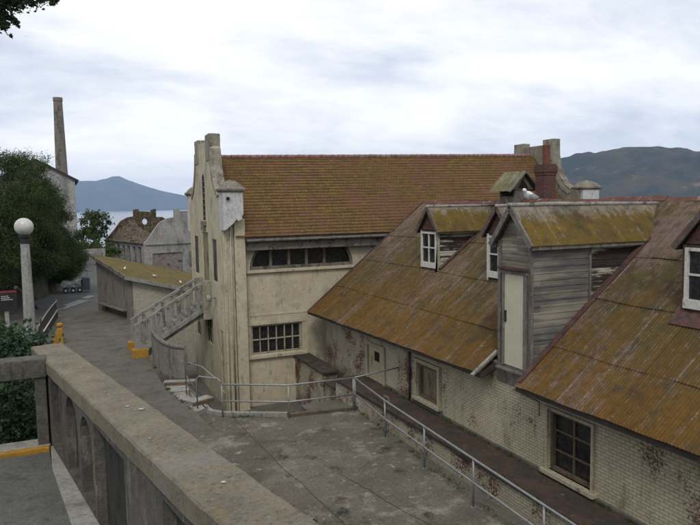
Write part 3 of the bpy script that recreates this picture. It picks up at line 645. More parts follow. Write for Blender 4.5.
for k in range(7): x = 7.20+k*(9.43-7.20)/6; ww = .045 if k in (0, 6) else .020; w12.box(x-ww, x+ww, 27.10, 27.198, -6.4, -5.14, 0)
for z in (-6.36, -5.77, -5.18): w12.box(7.15, 9.48, 27.115, 27.197, z-.024, z+.024, 0)
w12.build('paned_window', [m_cframe, m_glass], wh)
MB().box(6.98, 9.66, 26.86, 27.10, -6.56, -6.42).build('window_sill', m_stucco, wh, bevel=.015)
MB().box(7.0, 9.62, 26.97, 27.02, -5.10, -4.98).build('lintel', m_stucco, wh)
MB().box(6.95, 15, 26.985, 27.03, -4.72, -4.62).build('string_course', m_stucco, wh, bevel=.01)
# tiled roof, stepped course by course
def rz(x, k): # ridge height creeps up to the east
    return -1.30 + k*((2.30+.35*(x-6.8)/19.0) + 1.30)
NC = 27
for side in (0, 1):
    rm = MB(); xs = [6.50]+[6.8+.5*i for i in range(37)]+[25.0]; vs = []; rows = []
    for c in range(NC):
        for k, lift in ((c/NC, .050), ((c+1)/NC, .012)):
            for x in xs:
                y = 26.52+(30.4-26.52)*k; y = y if side == 0 else 60.8-y
                vs.append((x, y, rz(x, k)+lift+.012*mnoise.noise(Vector((x*.9, c*1.7, side)))))
    nx = len(xs); fs = [(r_*nx+i, r_*nx+i+1, (r_+1)*nx+i+1, (r_+1)*nx+i) for r_ in range(2*NC-1) for i in range(nx-1)]
    rm.add(vs, fs).build('roof', m_tile, wh)
rc = MB(); 
for i in range(61):
    x = 6.45+.3*i; z = rz(x, 1)+.02+.012*mnoise.noise(Vector((i*.8, 0, 0))); rc.tube([(x, 30.4, z), (x+.31, 30.4, z+.01)], [.11, .095], 10)
rc.build('ridge_tiles', M('ridge_pink', (.20, .10, .09), (.27, .16, .14), 3, layers=(((.32, .29, .26), 4, .55, .65, I3), ((.17, .13, .04), 3, .58, .68, I3)), bs=25), wh, smooth=True)
MB().box(6.9, 25.0, 26.50, 26.56, -1.46, -1.30).build('fascia', m_darkwood, wh)
MB().box(6.93, 25.4, 26.66, 26.74, -1.84, -1.50).build('frieze_board', m_fascia, wh)
MB().box(6.9, 25.4, 26.56, 27.0, -1.50, -1.36).build('soffit', m_fascia, wh)
MB().tube([(6.95, 26.47, -1.42), (25.0, 26.47, -1.40)], .06, 8).build('gutter', m_fascia, wh, smooth=True)
# east gable
MB().prism([(y, z+.25 if z > 0 else z) for y, z in prof], 'x', 24.98, 25.40).build('gable_wall', m_stuccodk, wh, bevel=.03)
# verge coping seen against the hill
def pier_skin(x0, x1, nm='pier_face'):
    for (a, b_, zt) in ((31.28, 32.07, 3.13), (28.72, 29.52, 3.18)):
        up_ = .25 if x0 > 20 else 0
        o_ = MB().box(x0-.03, x1+.05, a-.05, b_+.03, 2.05+up_, zt+.03+up_).build('pier', m_pierc, wh, bevel=.03); roughen(o_, .018, 2.0, 3)
pier_skin(6.0, 6.42); pier_skin(24.98, 25.40)
# scroll faces along the curved shoulders (weathered render band)
for xa, xb in ((5.96, 6.48), (24.94, 25.44)):
    for sgn in (0, 1):
        sh_ = [(28.66, 2.5), (28.5, 1.8), (28.2, 1.2), (27.8, .72), (27.3, .42)]
        p2 = [(y, z+.07) for y, z in sh_] + [(y+.18, z-.02) for y, z in reversed(sh_)]
        if sgn: p2 = [(60.8-y, z) for y, z in p2]
        MB().prism(p2, 'x', xa, xb).build('coping', m_pierc, wh)
def kneeler(x0, x1, y0, y1, z0, lab=None):
    o_ = MB().prism([(x0, .64), (x1, .64), (x1, z0+.32), (x1-.07, z0+.22), (x1-.05, z0+.12), (x1-.22, z0+.02), (x1-.30, z0+.10), (x1-.42, z0-.05), (x0+.12, z0-.30), (x0, z0-.34)], 'y', y0, y1).build('corner_block', m_white, wh, bevel=.02)
    cxm, cym = (x0+x1)/2, (y0+y1)/2; hx, hy = (x1-x0)/2, (y1-y0)/2
    mb = MB(); vs = []; pr = [(1.10, .60), (1.26, .68), (1.26, .76), (1.05, .80), (.78, .95), (.42, 1.06), (.1, 1.10)]
    for k, z in pr:
        for sx, sy in ((-1, -1), (1, -1), (1, 1), (-1, 1)): vs.append((cxm+sx*hx*k, cym+sy*hy*k, z))
    fs = [(4*i+j, 4*i+(j+1) % 4, 4*i+4+(j+1) % 4, 4*i+4+j) for i in range(len(pr)-1) for j in range(4)] + [(3, 2, 1, 0), tuple(4*(len(pr)-1)+j for j in range(4))]
    o2 = mb.add(vs, fs).build('block_cap', m_stuccodk, o_, bevel=.03); return o_
kneeler(5.96, 6.80, 26.28, 27.05, -.62); kneeler(25.1, 26.2, 26.5, 27.2, -.9); kneeler(5.95, 6.75, 33.95, 34.6, -.9); kneeler(25.3, 26.2, 33.9, 34.6, -2)
MB().lathe([(.05, 0), (.05, .12)], 0, 0, 12)
pv = MB(); pv.tube([(6.16, 26.27, .34), (6.16, 26.20, .34)], .07, 12); pv.build('vent_hole', m_void, wh)
lf = MB(); lf.tube([(5.98, 28.45, -4.0), (5.72, 28.45, -3.95)], .03, 8); lf.tube([(5.72, 28.45, -3.85), (5.66, 28.45, -4.12)], .11, 12); lf.build('flood_lamp', m_pole, wh, smooth=True)

m_landing = M('landing_plaster', (.27, .25, .19), (.34, .315, .24), 2, layers=(((.15, .135, .11), 3, .52, .66, (1, 1, .4)),), bs=30)
# ------------------------------------------------------------------ stair up to the warehouse door
st = thing('concrete_staircase', (4.4, 30.5, -6.5), 'weathered concrete staircase with slatted balustrades climbing to the warehouse door', 'staircase')
SY0, SY1 = 29.55, 31.35
sp = [(3.0, -6.52)]
NSt = 11
for i in range(NSt): x = 3.0+i*.235; z = -6.5+(i+1)*.185; sp += [(x, z), (x+.235, z)]
sp += [(5.93, -6.5+NSt*.185), (5.93, -5.1), (5.5, -5.05), (3.5, -6.2), (3.4, -6.52)]
MB().prism(sp, 'y', SY0+.14, SY1-.14).build('steps', m_dirtconc, st, bevel=.01)
def balu(y, nm):
    MB().beam((2.62, y, -5.16), (5.62, y, -3.44), .20, .13).build('handrail', m_dirtconc, st, bevel=.012)
    MB().beam((2.95, y, -6.20), (5.66, y, -4.63), .17, .20).build('stringer', m_dirtconc, st, bevel=.012)
    for k in range(6):
        x = 3.22+k*.44; z0 = -6.14+(x-3.05)*.58; z1 = -5.10+(x-2.72)*.573-.12
        MB().box(x-.075, x+.075, y-.05, y+.05, z0, z1).build('baluster', m_dirtconc, st, bevel=.01)
    MB().prism([(2.60, -6.3), (2.98, -6.3), (2.90, -5.08), (2.62, -5.2)], 'y', y-.1, y+.1).build('newel_post', m_dirtconc, st, bevel=.015)
    MB().box(2.46, 3.14, y-.24, y+.18, -6.52, -6.14).build('newel_base', m_yellow, st, bevel=.015)
    MB().box(5.62, 6.0, y-.12, y+.12, -5.1, -3.32).build('landing_post', m_landing, st, bevel=.015)
balu(29.55, 0); balu(31.35, 1)
# curved panel railing at the head of the sunken steps
cr_ = thing('panel_railing', (3.3, 26, -6.5), 'curved grey panel railing with rounded concrete cap beside the sunken steps', 'railing')
arcp = [(3.17, 27.7), (3.18, 27.0), (3.22, 26.3), (3.32, 25.6), (3.47, 25.1), (3.68, 24.75), (3.96, 24.6)]
cpz = lambda i: -5.12-.02*i
capm = MB(); capm.tube([(x, y, cpz(i)) for i, (x, y) in enumerate(arcp)], .085, 10); capm.build('cap_rail', m_gwood, cr_, smooth=True)
pm = MB(); vs = []
for i, (x, y) in enumerate(arcp): vs += [(x-.025, y-.02, -6.42), (x-.025, y-.02, cpz(i)-.05), (x+.025, y+.02, cpz(i)-.05), (x+.025, y+.02, -6.42)]
pm.add(vs, [(4*i+k, 4*i+(k+1) % 4, 4*i+4+(k+1) % 4, 4*i+4+k) for i in range(len(arcp)-1) for k in range(4)] + [(0, 1, 2, 3)]).build('panel', m_shedw, cr_)
for i in (0, 2, 4, 6):
    x, y = arcp[i]; MB().box(x-.06, x+.06, y-.06, y+.06, -6.6, cpz(i)-.02).build('post', m_gwood, cr_, bevel=.01)
stp = thing('sunken_steps', (4.1, 22.8, -8.6), 'concrete steps with worn orange edges dropping into the sunken yard', 'steps')
for k in range(6):
    z = -6.52-.33*k; x0 = 3.10+.10*(k == 0)
    MB().box(3.2+.3*k if k else 3.15, 3.5+.3*k+.35, 23.3-.05*k, 24.5, YARD_Z, z).build('tread', m_pale, stp, bevel=.012)
MB().beam((3.12, 24.5, -6.47), (4.2, 24.15, -6.47), .34, .12).build('edge_slab', m_pale, stp, bevel=.012)
MB().beam((3.10, 24.28, -6.475), (4.22, 23.93, -6.475), .10, .13).build('orange_edge', m_orange, stp, bevel=.012)
MB().beam((3.55, 21.6, -6.50), (4.3, 21.95, -6.50), .42, .12).build('edge_slab', m_pale, stp, bevel=.012)
MB().beam((3.62, 21.37, -6.505), (4.38, 21.72, -6.505), .10, .13).build('orange_edge', m_orange, stp, bevel=.012)
MB().prism([(3.12, 24.4), (3.34, 22.3), (3.60, 20.75), (3.95, 21.0), (3.75, 22.4), (3.5, 24.4)], 'z', YARD_Z, -6.56).build('side_wall', m_pale, stp)

# ------------------------------------------------------------------ pipe railings
def pipe_rail(name, pts, label, rails=(1.10, .56), zb=COURT_Z, ends=None, r=.026, cat='railing', post=True, group=None):
    t = thing(name, (pts[0][0], pts[0][1], zb), label, cat, group)
    for (x, y) in pts:
        MB().tube([(x, y, zb-.02), (x, y, zb+rails[0])], r, 10).build('post', m_steel, t, smooth=True)
        MB().lathe([(.06, zb), (.06, zb+.012)], x, y, 12).build('foot_plate', m_steel, t)
    for h in rails:
        nm = 'top_rail' if h == rails[0] else 'mid_rail'
        q = [(x, y, zb+h) for x, y in pts]
        if ends and h == rails[0]: q = q + ends
        MB().tube(q, r*1.08, 10).build(nm, m_steel, t, smooth=True)
    return t
pipe_rail('pipe_railing', posts[3:], 'long galvanised two-rail pipe railing along the drain beside the red walkway')
pr = pipe_rail('pipe_railing', [posts[1], posts[2], (8.36, 18.94)], 'two-rail pipe railing along the far curb of the court before the sunken yard')
MB().tube([(8.4, 18.92, COURT_Z+1.12), (9.2, 19.1, COURT_Z+1.12), (10.25, 19.35, COURT_Z+1.13)], .024, 8).build('wall_rail', m_steel, pr, smooth=True)
hr = thing('hoop_railing', (3.8, 21.1, -6.5), 'short pipe hoop railing at the head of the sunken steps', 'railing')
MB().tube([(3.70, 21.0, -6.52), (3.70, 21.0, -5.56), (3.78, 21.0, -5.47), (4.25, 20.35, -5.45), (4.33, 20.2, -5.55)], .024, 10).build('hoop', m_steel, hr, smooth=True)
MB().tube([(3.62, 22.6, -6.5), (3.62, 22.6, -5.45), (3.68, 22.3, -5.30), (3.95, 21.4, -5.25), (4.25, 20.5, -5.50)], .018, 10).build('hoop', m_steel, hr, smooth=True)
MB().tube([(3.62, 22.6, -5.8), (4.6, 23.4, -7.3)], .018, 8).build('hand_rail', m_steel, hr, smooth=True)
MB().tube([(3.62, 22.6, -6.1), (4.6, 23.4, -7.6)], .018, 8).build('hand_rail', m_steel, hr, smooth=True)

# ------------------------------------------------------------------ brick house
bh = thing('brick_house', (12.9, 14, -6.5), 'painted brick house under a rusty mossy corrugated roof with dormers', 'building')
YN, YS = 26.3, 1.0
def XE(y): return float(np.interp(y, [1, 12, 26.3], [9.85, 9.76, 9.50]))
def ZE(y): return float(np.interp(y, [1, 12, 26.3], [-4.44, -4.45, -4.60]))
def ZR(x, y): return ZE(y) + .8*(x-XE(y)) + .04*fbm(x, y, 0, .35, 3) + .006*fbm(x, y, 4, 1.6, 2)
wl = MB().box(10.3, 10.62, YS, YN-.1, -9.0, -4.17).build('wall', m_brick, bh)
cm = MB(); cm.box(10.1, 10.56, 10.48, 11.88, -6.34, -4.90); cm.box(10.1, 10.56, 16.80, 18.08, -6.22, -5.12); cm.box(10.1, 10.50, 20.55, 21.85, -6.5, -5.22); cut(wl, cm)
MB().prism([(10.62, -9), (10.62, -4.17), (15.35, -.25), (20.9, -4.5), (20.9, -9)], 'y', YN-.42, YN-.1).build('end_wall', m_brickpeel, bh)
# heavily peeled stretch toward the warehouse: brick skin 4 mm proud, stopping at a ragged drainpipe line
ps = MB().box(10.292, 10.3, 18.72, YN-.1, -7.5, -4.12).build('peeled_wall', m_brickpeel, bh); cm = MB(); cm.box(10.1, 10.5, 20.40, 22.0, -6.51, -5.1); cut(ps, cm)
MB().box(20.7, 20.9, YS, YN-.1, -9, -4.2).build('wall', m_brick, bh)
# corrugated sheets, four courses of real waves
def corr(mb, fn, u0, u1, v0, v1, pitch=.08, amp=.008, nseg=6, rows=3):
    """fn(u, v) -> point; waves run across u, sheet runs along v"""
    nu = max(2, int((u1-u0)/pitch*nseg)); o0 = len(mb.v); vs = []
    for j in range(rows):
        v = v0+(v1-v0)*j/(rows-1)
        for i in range(nu+1):
            u = u0+(u1-u0)*i/nu; p = fn(u, v); vs.append((p[0], p[1], p[2]+amp*math.sin(2*math.pi*u/pitch)))
    mb.add(vs, [(j*(nu+1)+i, j*(nu+1)+i+1, (j+1)*(nu+1)+i+1, (j+1)*(nu+1)+i) for j in range(rows-1) for i in range(nu)])
rm = MB()
courses = [(None, 10.93), (10.85, 12.28), (12.20, 13.56), (13.48, 15.37)]
for ci, (xa, xb) in enumerate(courses):
    for (ya, yb) in ([(YS, 12.46), (13.92, YN)] if ci == 0 else [(YS, YN)]):
        y = ya
        while y < yb-.05:
            y2 = min(yb, y+.72 if yb-(y+.72) > .2 else yb); dz = rnd.uniform(-.003, .006) + (.014 if rnd.random() < .12 else 0); sl = rnd.uniform(-.004, .004)
            def fn(u, v, xa=xa, xb=xb, dz=dz, ci=ci, sl=sl):
                x0 = (XE(u)-.0 if xa is None else xa)+sl*(1 if xa is not None else .6); x = x0+(xb-x0)*v
                return (x, u, ZR(x, u)+.012*ci*0+.028*(1-v)+dz)
            corr(rm, fn, y, y2+.03, 0, 1, rows=5); y = y2
# strip behind the loft dormer front
def fn2(u, v): x = 10.45+.48*v; return (x, u, ZR(x, u)+.01)
corr(rm, fn2, 12.46, 13.92, 0, 1)
rm.build('roof', m_roof, bh, fixn=False)
er = MB(); er.add([(15.35, YS, ZR(15.35, YS)), (15.35, YN, ZR(15.35, YN)), (21.2, YN, -4.6), (21.2, YS, -4.6)], [(0, 1, 2, 3)]).build('rear_roof', m_roof, bh, fixn=False)
# eave board and dark underside
for ya, yb in ((YS, 12.5), (13.9, YN)):
    pts_ = [ya+(yb-ya)*k/12 for k in range(13)]; mb = MB(); vs = []
    for y in pts_: vs += [(XE(y)+.05, y, ZE(y)-.10), (XE(y)+.05, y, ZE(y)+.015), (XE(y)+.09, y, ZE(y)+.03), (10.31, y, ZE(y)+.24), (10.31, y, ZE(y)+.14), (XE(y)+.09, y, ZE(y)-.08)]
    mb.add(vs, [(6*i+k, 6*i+(k+1) % 6, 6*i+6+(k+1) % 6, 6*i+6+k) for i in range(12) for k in range(6)] + [tuple(range(6)), tuple(72+k for k in range(6))]).build('eave_board', m_darkwood, bh)
vb = MB(); vb.add([(XE(YN), YN+.03, ZE(YN)-.10), (XE(YN), YN+.03, ZE(YN)+.06), (15.35, YN+.03, ZR(15.35, YN)+.06), (15.35, YN+.03, ZR(15.35, YN)-.14), (XE(YN), YN-.03, ZE(YN)-.10), (XE(YN), YN-.03, ZE(YN)+.06), (15.35, YN-.03, ZR(15.35, YN)+.06), (15.35, YN-.03, ZR(15.35, YN)-.14)], [(0, 1, 2, 3), (4, 5, 6, 7), (0, 4, 5, 1), (1, 5, 6, 2), (2, 6, 7, 3), (3, 7, 4, 0)]).build('barge_board', m_redwood, bh)
# red ridge board with broken pale cap
rb_ = MB(); y = YS
while y < YN:
    y2 = min(YN, y+2.4); j = rnd.uniform(-.01, .015); z0 = ZR(15.35, y)
    rb_.prism([(15.23, -.07+z0), (15.35, .045+j+z0), (15.47, -.07+z0), (15.35, -.16+z0)], 'y', y, y2-.015); y = y2
rb_.build('ridge_cap', M('ridge_red', (.10, .045, .038), (.15, .07, .058), 2, layers=(((.30, .26, .23), 3, .55, .66, I3), ((.10, .06, .04), 4, .55, .66, I3)), bs=25), bh)
# windows and doors in the long wall
def rect_window(name, y0, y1, z0, z1, xg, fm, cols, rows_, parent, fw=.07, mw=.03, xf=None, gm=None, sill=True, proud=.05):
    w_ = MB(); x1_ = xg-.03
    w_.box(xg, xg+.03, y0, y1, z0, z1, 1)
    w_.box(xf-proud, x1_+.028, y0-.02, y0+fw, z0, z1, 0); w_.box(xf-proud, x1_+.028, y1-fw, y1+.02, z0, z1, 0)
    w_.box(xf-proud, x1_+.027, y0+fw, y1-fw, z1-fw, z1+.02, 0); w_.box(xf-proud, x1_+.027, y0+fw, y1-fw, z0-.02, z0+fw, 0)
    for k in range(1, cols): y = y0+(y1-y0)*k/cols; w_.box(xg-.045, xg-.002, y-mw, y+mw, z0+fw, z1-fw, 0)
    for k in range(1, rows_): z = z0+(z1-z0)*k/rows_; w_.box(xg-.040, xg-.003, y0+fw, y1-fw, z-mw*.8, z+mw*.8, 0)
    o_ = w_.build(name, [fm, gm or m_glass], parent)
    return o_
w1 = rect_window('window', 10.48, 11.88, -6.34, -4.90, 10.46, m_bframe, 2, 3, bh, xf=10.40, fw=.07, mw=.024)
MB().box(10.23, 10.30, 10.41, 10.48, -6.34, -4.88).box(10.23, 10.30, 11.88, 11.95, -6.34, -4.88).box(10.22, 10.30, 10.39, 11.97, -4.88, -4.81).build('window_frame', m_cframe, bh, bevel=.006)
MB().box(10.14, 10.42, 10.32, 12.04, -6.44, -6.34).build('window_sill', m_cframe, bh, bevel=.01)
w2 = rect_window('shuttered_window', 16.80, 18.08, -6.22, -5.12, 10.42, m_bframe, 1, 1, bh, xf=10.36, fw=.09, gm=m_bshut)
for k in range(3): pass
MB().box(10.20, 10.30, 16.68, 16.80, -6.22, -5.08).box(10.20, 10.30, 18.08, 18.20, -6.22, -5.08).box(10.19, 10.30, 16.66, 18.22, -5.08, -4.97).build('window_frame', m_cframe, bh, bevel=.006)
MB().box(10.12, 10.42, 16.62, 18.26, -6.32, -6.22).build('window_sill', m_cframe, bh, bevel=.01)
d2 = MB().box(10.305, 10.42, 20.55, 21.85, -6.5, -5.22).build('door', m_cdoor, bh)
MB().box(10.296, 10.305, 20.95, 21.35, -5.75, -5.40).build('door_window', m_void, d2)
MB().box(10.22, 10.292, 20.43, 20.55, -6.5, -5.2).box(10.22, 10.292, 21.85, 21.97, -6.5, -5.2).box(10.215, 10.292, 20.43, 21.97, -5.2, -5.10).build('door_frame', m_cframe, bh, bevel=.006)
MB().tube([(10.24, 18.58, -4.55), (10.24, 18.58, -6.5)], .04, 8).build('downpipe', m_darkwood, bh, smooth=True)
MB().tube([(10.27, 13.2, -4.75), (10.27, 12.2, -4.8), (10.27, 12.2, -5.15)], .012, 6).build('cable', m_darkwood, bh, smooth=True)
# damp plinth band where brick meets walkway
MB().box(10.24, 10.298, YS, 20.4, -6.5, -6.42).build('plinth', m_floor, bh, bevel=.01)

# ---- dormers
def gable_roof(mb, xf, yc, half, ze, za, xb_fn, amp=.011, over=.0):
    """two corrugated slopes with ridge along X; waves run across X"""
    for sgn in (-1, 1):
        def fn(u, v, sgn=sgn):
            t_ = v; y = yc + sgn*half*(1-t_); z = ze+(za-ze)*t_; return (u, y, z)
        # length shrinks toward eave as slope meets the main roof
        rows = 7; nu = None
        for j in range(rows-1):
            v0, v1 = j/(rows-1), (j+1)/(rows-1)
            xe0 = xb_fn(ze+(za-ze)*v0); xe1 = xb_fn(ze+(za-ze)*v1); xe = max(xe0, xe1)
            n_ = int((xe-xf)/.08*6); vs = []
            for v in (v0, v1):
                for i in range(n_+1):
                    u = xf+(xe-xf)*i/n_; p = fn(u, v); vs.append((p[0], p[1], p[2]+amp*math.sin(2*math.pi*u/.08)+.006*mnoise.noise(Vector((u, v*2, sgn)))))
            mb.add(vs, [(i, i+1, n_+2+i, n_+1+i) for i in range(n_)])
def siding(mb, axis, fixed, a0, a1_fn, z0, z1, lap=.165, out_=-1, mi=0, a0_fn=None):
    """lapped boards on a wall plane. axis 'x': plane at x=fixed running in y; 'y': plane at y=fixed running in x"""
    z = z0
    while z < z1-.01:
        zt = min(z+lap, z1); b0 = a0_fn(z) if a0_fn else a0; b1 = a1_fn(z); c0 = a0_fn(zt) if a0_fn else a0; c1 = a1_fn(zt)
        if b1-b0 > .02 or c1-c0 > .02:
            o1 = out_*.017; o2 = out_*.003
            if axis == 'x': vs = [(fixed+o1, b0, z), (fixed+o1, b1, z), (fixed+o2, c1, zt), (fixed+o2, c0, zt), (fixed, b0, z), (fixed, b1, z)]
            else: vs = [(b0, fixed+o1, z), (b1, fixed+o1, z), (c1, fixed+o2, zt), (c0, fixed+o2, zt), (b0, fixed, z), (b1, fixed, z)]
            mb.add(vs, [(0, 1, 2, 3), (0, 4, 5, 1)], mi)
        z = zt
def roofx(z, y=17): return XE(y) + (z-ZE(y))/.8
m_bargedk = M('worn_barge_board', (.085, .06, .052), (.14, .115, .10), 5, layers=(((.26, .24, .21), 7, .58, .68, I3), ((.05, .03, .028), 4, .54, .64, I3)), bs=30)
def small_dormer(yc, wallmat, fm):
    xf = 12.26; hw = .60; ze, za = -.95, -.14
    d = MB()
    d.prism([(xf, -2.65), (xf, ze), (roofx(ze, yc)+.15, ze), (roofx(-2.65, yc)+.15, -2.75)], 'y', yc-hw+.03, yc+hw-.03, 1)
    siding(d, 'y', yc-hw+.03, xf, lambda z: roofx(z, yc)+.05, -2.6, ze, out_=-1, mi=0)
    siding(d, 'y', yc+hw-.03, xf, lambda z: roofx(z, yc)+.05, -2.6, ze, out_=1, mi=0)
    # front gable triangle
    d.prism([(yc-hw, ze-.02), (yc+hw, ze-.02), (yc, za-.06)], 'x', xf, xf+.06, 2)
    d.box(xf-.03, xf+.05, yc-hw-.02, yc-hw+.06, -2.62, ze-.02, 3); d.box(xf-.03, xf+.05, yc+hw-.06, yc+hw+.02, -2.62, ze-.02, 3)
    o_ = d.build('dormer', [wallmat, m_darkwood, m_redwood, fm], bh)
    rr = MB(); gable_roof(rr, 12.12, yc, .80, ze-.06, za+.02, lambda z: roofx(z, yc)+.06); rr.build('dormer_roof', m_droof, o_, fixn=False)
    for sgn in (-1, 1):
        MB().beam((12.13, yc+sgn*.78, ze-.10), (12.13, yc+sgn*.02, za-.04), .05, .13).build('barge_board', m_bargedk, o_)
        MB().beam((12.14, yc+sgn*.76, ze-.09), (roofx(ze, yc)+.0, yc+sgn*.76, ze-.09), .04, .10).build('eave_board', m_darkwood, o_)
    MB().tube([(12.11, yc, za+.04), (roofx(za, yc)+.1, yc, za+.04)], .05, 8).build('ridge_cap', M_ridgew, o_, smooth=True)
    w_ = MB(); y0, y1, z0, z1 = yc-.53, yc+.53, -2.18, -1.03
    w_.box(xf-.01, xf+.02, y0, y1, z0, z1, 1)
    w_.box(xf-.07, xf-.012, y0-.01, y0+.075, z0, z1, 0); w_.box(xf-.07, xf-.012, y1-.075, y1+.01, z0, z1, 0); w_.box(xf-.069, xf-.012, y0+.075, y1-.075, z1-.07, z1, 0)
    w_.box(xf-.08, xf-.012, y0-.02, y1+.02, z0-.16, z0+.04, 0)
    w_.box(xf-.055, xf-.013, yc-.025, yc+.025, z0, z1, 0); w_.box(xf-.05, xf-.0135, y0+.075, y1-.075, (z0+z1)/2-.022, (z0+z1)/2+.022, 0)
    w_.build('window', [m_wframe, m_glass], o_)
    MB().beam((xf-.03, yc-hw-.12, ZR(xf, yc)+.07), (roofx(ze, yc)+.0, yc-hw-.12, ze+.03), .16, .02).build('flashing', m_redwood, o_)
    if wallmat is m_redwood: MB().beam((xf-.34, yc, ZR(xf-.34, yc)+.045), (xf-.0, yc, ZR(xf, yc)+.05), 1.4, .02).build('flashing', m_redwood, o_)
    return o_
M_ridgew = M('ridge_white_lead', (.33, .31, .28), (.24, .22, .19), 3, layers=(((.12, .09, .07), 4, .5, .6, I3),), bs=25)
tag(small_dormer(20.62, m_peelside, m_cframe), 'small dormer nearest the warehouse with mustard moss on its roof')
tag(small_dormer(16.45, m_front, m_wframe), 'small dormer half hidden behind the loft dormer')
tag(small_dormer(9.32, m_redwood, m_redwood), 'dark red peeling dormer at the right edge')
# loft dormer with the pale door
xf, ya, yb, ze, za = 10.3, 12.55, 13.85, -.97, -.12; yc = (ya+yb)/2
d = MB()
d.box(xf+.03, 13.2, ya+.04, yb-.04, -4.6, ze, 1)
d.prism([(13.2, -3.0), (13.2, ze), (14.3, ze), (13.9, -1.6)], 'y', ya+.05, yb-.05, 1)
siding(d, 'y', ya+.04, xf+.06, lambda z: min(12.12, roofx(z, 12.5)+.06), -4.4, ze, mi=0)
siding(d, 'y', ya+.04, 0, lambda z: roofx(z, 12.5)+.06, -2.65, ze, mi=4, a0_fn=lambda z: 12.18)
siding(d, 'y', yb-.04, xf+.06, lambda z: roofx(z, 12.5)+.06, -4.4, ze, out_=1, mi=0)
siding(d, 'x', xf+.03, ya+.1, lambda z: yb-.1, -1.62, ze-.0, mi=2)
siding(d, 'x', xf+.03, 0, lambda z: yc+(yb-.02-yc)*max(0, (za-.05-z)/(za-ze)), ze, za-.08, mi=2, a0_fn=lambda z: yc-(yb-.02-yc)*max(0, (za-.05-z)/(za-ze)))
d.box(xf-.02, xf+.06, ya-.01, ya+.11, -4.42, ze, 3); d.box(xf-.02, xf+.06, yb-.11, yb+.01, -4.62, ze, 3)
d.box(12.12, 12.18, ya-.012, ya+.04, -2.7, ze, 3)
d.box(xf-.03, xf+.05, ya+.11, yb-.11, -4.30, -4.18, 3)
ld = d.build('loft_dormer', [m_side, m_darkwood, m_front, m_gwood, m_peelside], bh)
rr = MB(); gable_roof(rr, 10.12, yc, .84, ze-.09, za+.03, lambda z: roofx(z, 12.5)+.06); rr.build('dormer_roof', m_droof, ld, fixn=False)
for sgn in (-1, 1):
    MB().beam((10.15, yc+sgn*.82, ze-.13), (10.15, yc+sgn*.02, za-.05), .06, .15).build('barge_board', m_gwood, ld, bevel=.005)
    MB().beam((10.18, yc+sgn*.78, ze-.13), (roofx(ze, 12.5)+.0, yc+sgn*.78, ze-.13), .05, .12).build('eave_board', m_gwood, ld)
    sb_ = MB().add([(10.16, yc+sgn*.82, ze-.10), (10.16, yc, za-.02), (roofx(za)-.6, yc, za-.02), (roofx(ze)-.1, yc+sgn*.82, ze-.10)], [(0, 1, 2, 3)]).build('soffit', m_gwood, ld, fixn=False)
MB().tube([(10.10, yc, za+.05), (11.5, yc, za+.06), (roofx(za)+.05, yc, za+.02)], .055, 8).build('ridge_cap', M_ridgew, ld, smooth=True)
MB().box(xf-.06, xf+.02, ya+.13, ya+.24, -4.18, -1.80).box(xf-.06, xf+.02, yb-.30, yb-.20, -4.18, -1.80).box(xf-.07, xf+.02, ya+.10, yb-.14, -1.80, -1.70).build('door_frame', m_gwood, ld, bevel=.006)
MB().box(xf-.14, xf+.02, ya+.07, yb-.10, -1.69, -1.62).build('door_hood', m_redwood, ld, bevel=.008)
dd = MB().box(xf-.035, xf+.01, ya+.24, yb-.30, -4.16, -1.80).build('door', m_door, ld, bevel=.006)
MB().box(xf-.06, xf-.035, yb-.38, yb-.33, -3.05, -2.75).build('door_latch', m_black, dd)
MB().box(xf-.14, xf-.0, ya+.1, yb-.05, -4.30, -4.24).build('door_sill', m_gwood, ld, bevel=.006)
MB().box(xf-.03, xf-.002, ya-.02, yb+.03, -4.66, -4.42).box(xf-.05, xf-.002, ya-.02, yb+.03, -4.42, -4.31).build('skirt_board', m_gwood, ld, bevel=.004)
for y in (ya-.10,): MB().beam((xf-.45, y, ZR(xf-.45, y)+.06), (roofx(ze, y)-.05, y, ze+.02), .15, .025).build('flashing', m_redwood, ld)
MB().beam((9.55, 13.98, ZE(13.9)-.01), (10.35, 13.98, ZR(10.35, 13.9)+.06), .10, .05).build('flashing', m_pale, ld)

# ---- ridge cupola, chimney
cu = MB(); cy0, cy1 = 19.15, 20.25
cu.box(15.02, 15.68, cy0+.1, cy1-.1, -.35, .50, 0)
cu.box(15.0, 15.01, cy0+.2, cy1-.2, .22, .45, 1)
cu.prism([(14.85, .45), (15.85, .45), (15.35, 1.02)], 'y', cy0+.06, cy1-.06, 0)
cu.prism([(15.12, .50), (15.58, .50), (15.35, .80)], 'y', cy0+.03, cy0+.06, 1)
cup = cu.build('cupola', [m_gwood, m_void], bh)
rr = MB()
for sgn in (-1, 1):
    def fn(u, v, sgn=sgn): return (15.35+sgn*.72*(1-v), u, .40+.72*v)
    corr(rr, fn, cy0-.1, cy1+.1, 0, 1, amp=.008)
rr.build('cupola_roof', mk_corr('cupola_sheet', (.12, .115, .05), (.17, .15, .07), (.24, .23, .20), (.33, .31, .28), .50, .60), cup, fixn=False)
for sgn in (-1, 1): MB().beam((15.35+sgn*.72, cy0-.08, .37), (15.35+sgn*.01, cy0-.08, 1.08), .05, .10, up=(0, 1, 0)).build('barge_board', m_gwood, cup)
chm = MB(); chm.box(15.36, 15.86, 18.06, 18.56, -.6, .92).box(15.34, 15.88, 18.04, 18.58, .92, 1.02).box(15.32, 15.90, 18.02, 18.60, 1.02, 1.24).box(15.35, 15.87, 18.05, 18.57, 1.24, 1.30)
ch = chm.build('chimney', m_redbrick, bh, bevel=.008)
MB().box(15.56, 15.76, 18.26, 18.44, 1.30, 1.98).build('chimney_pot', m_clay, ch, bevel=.01)

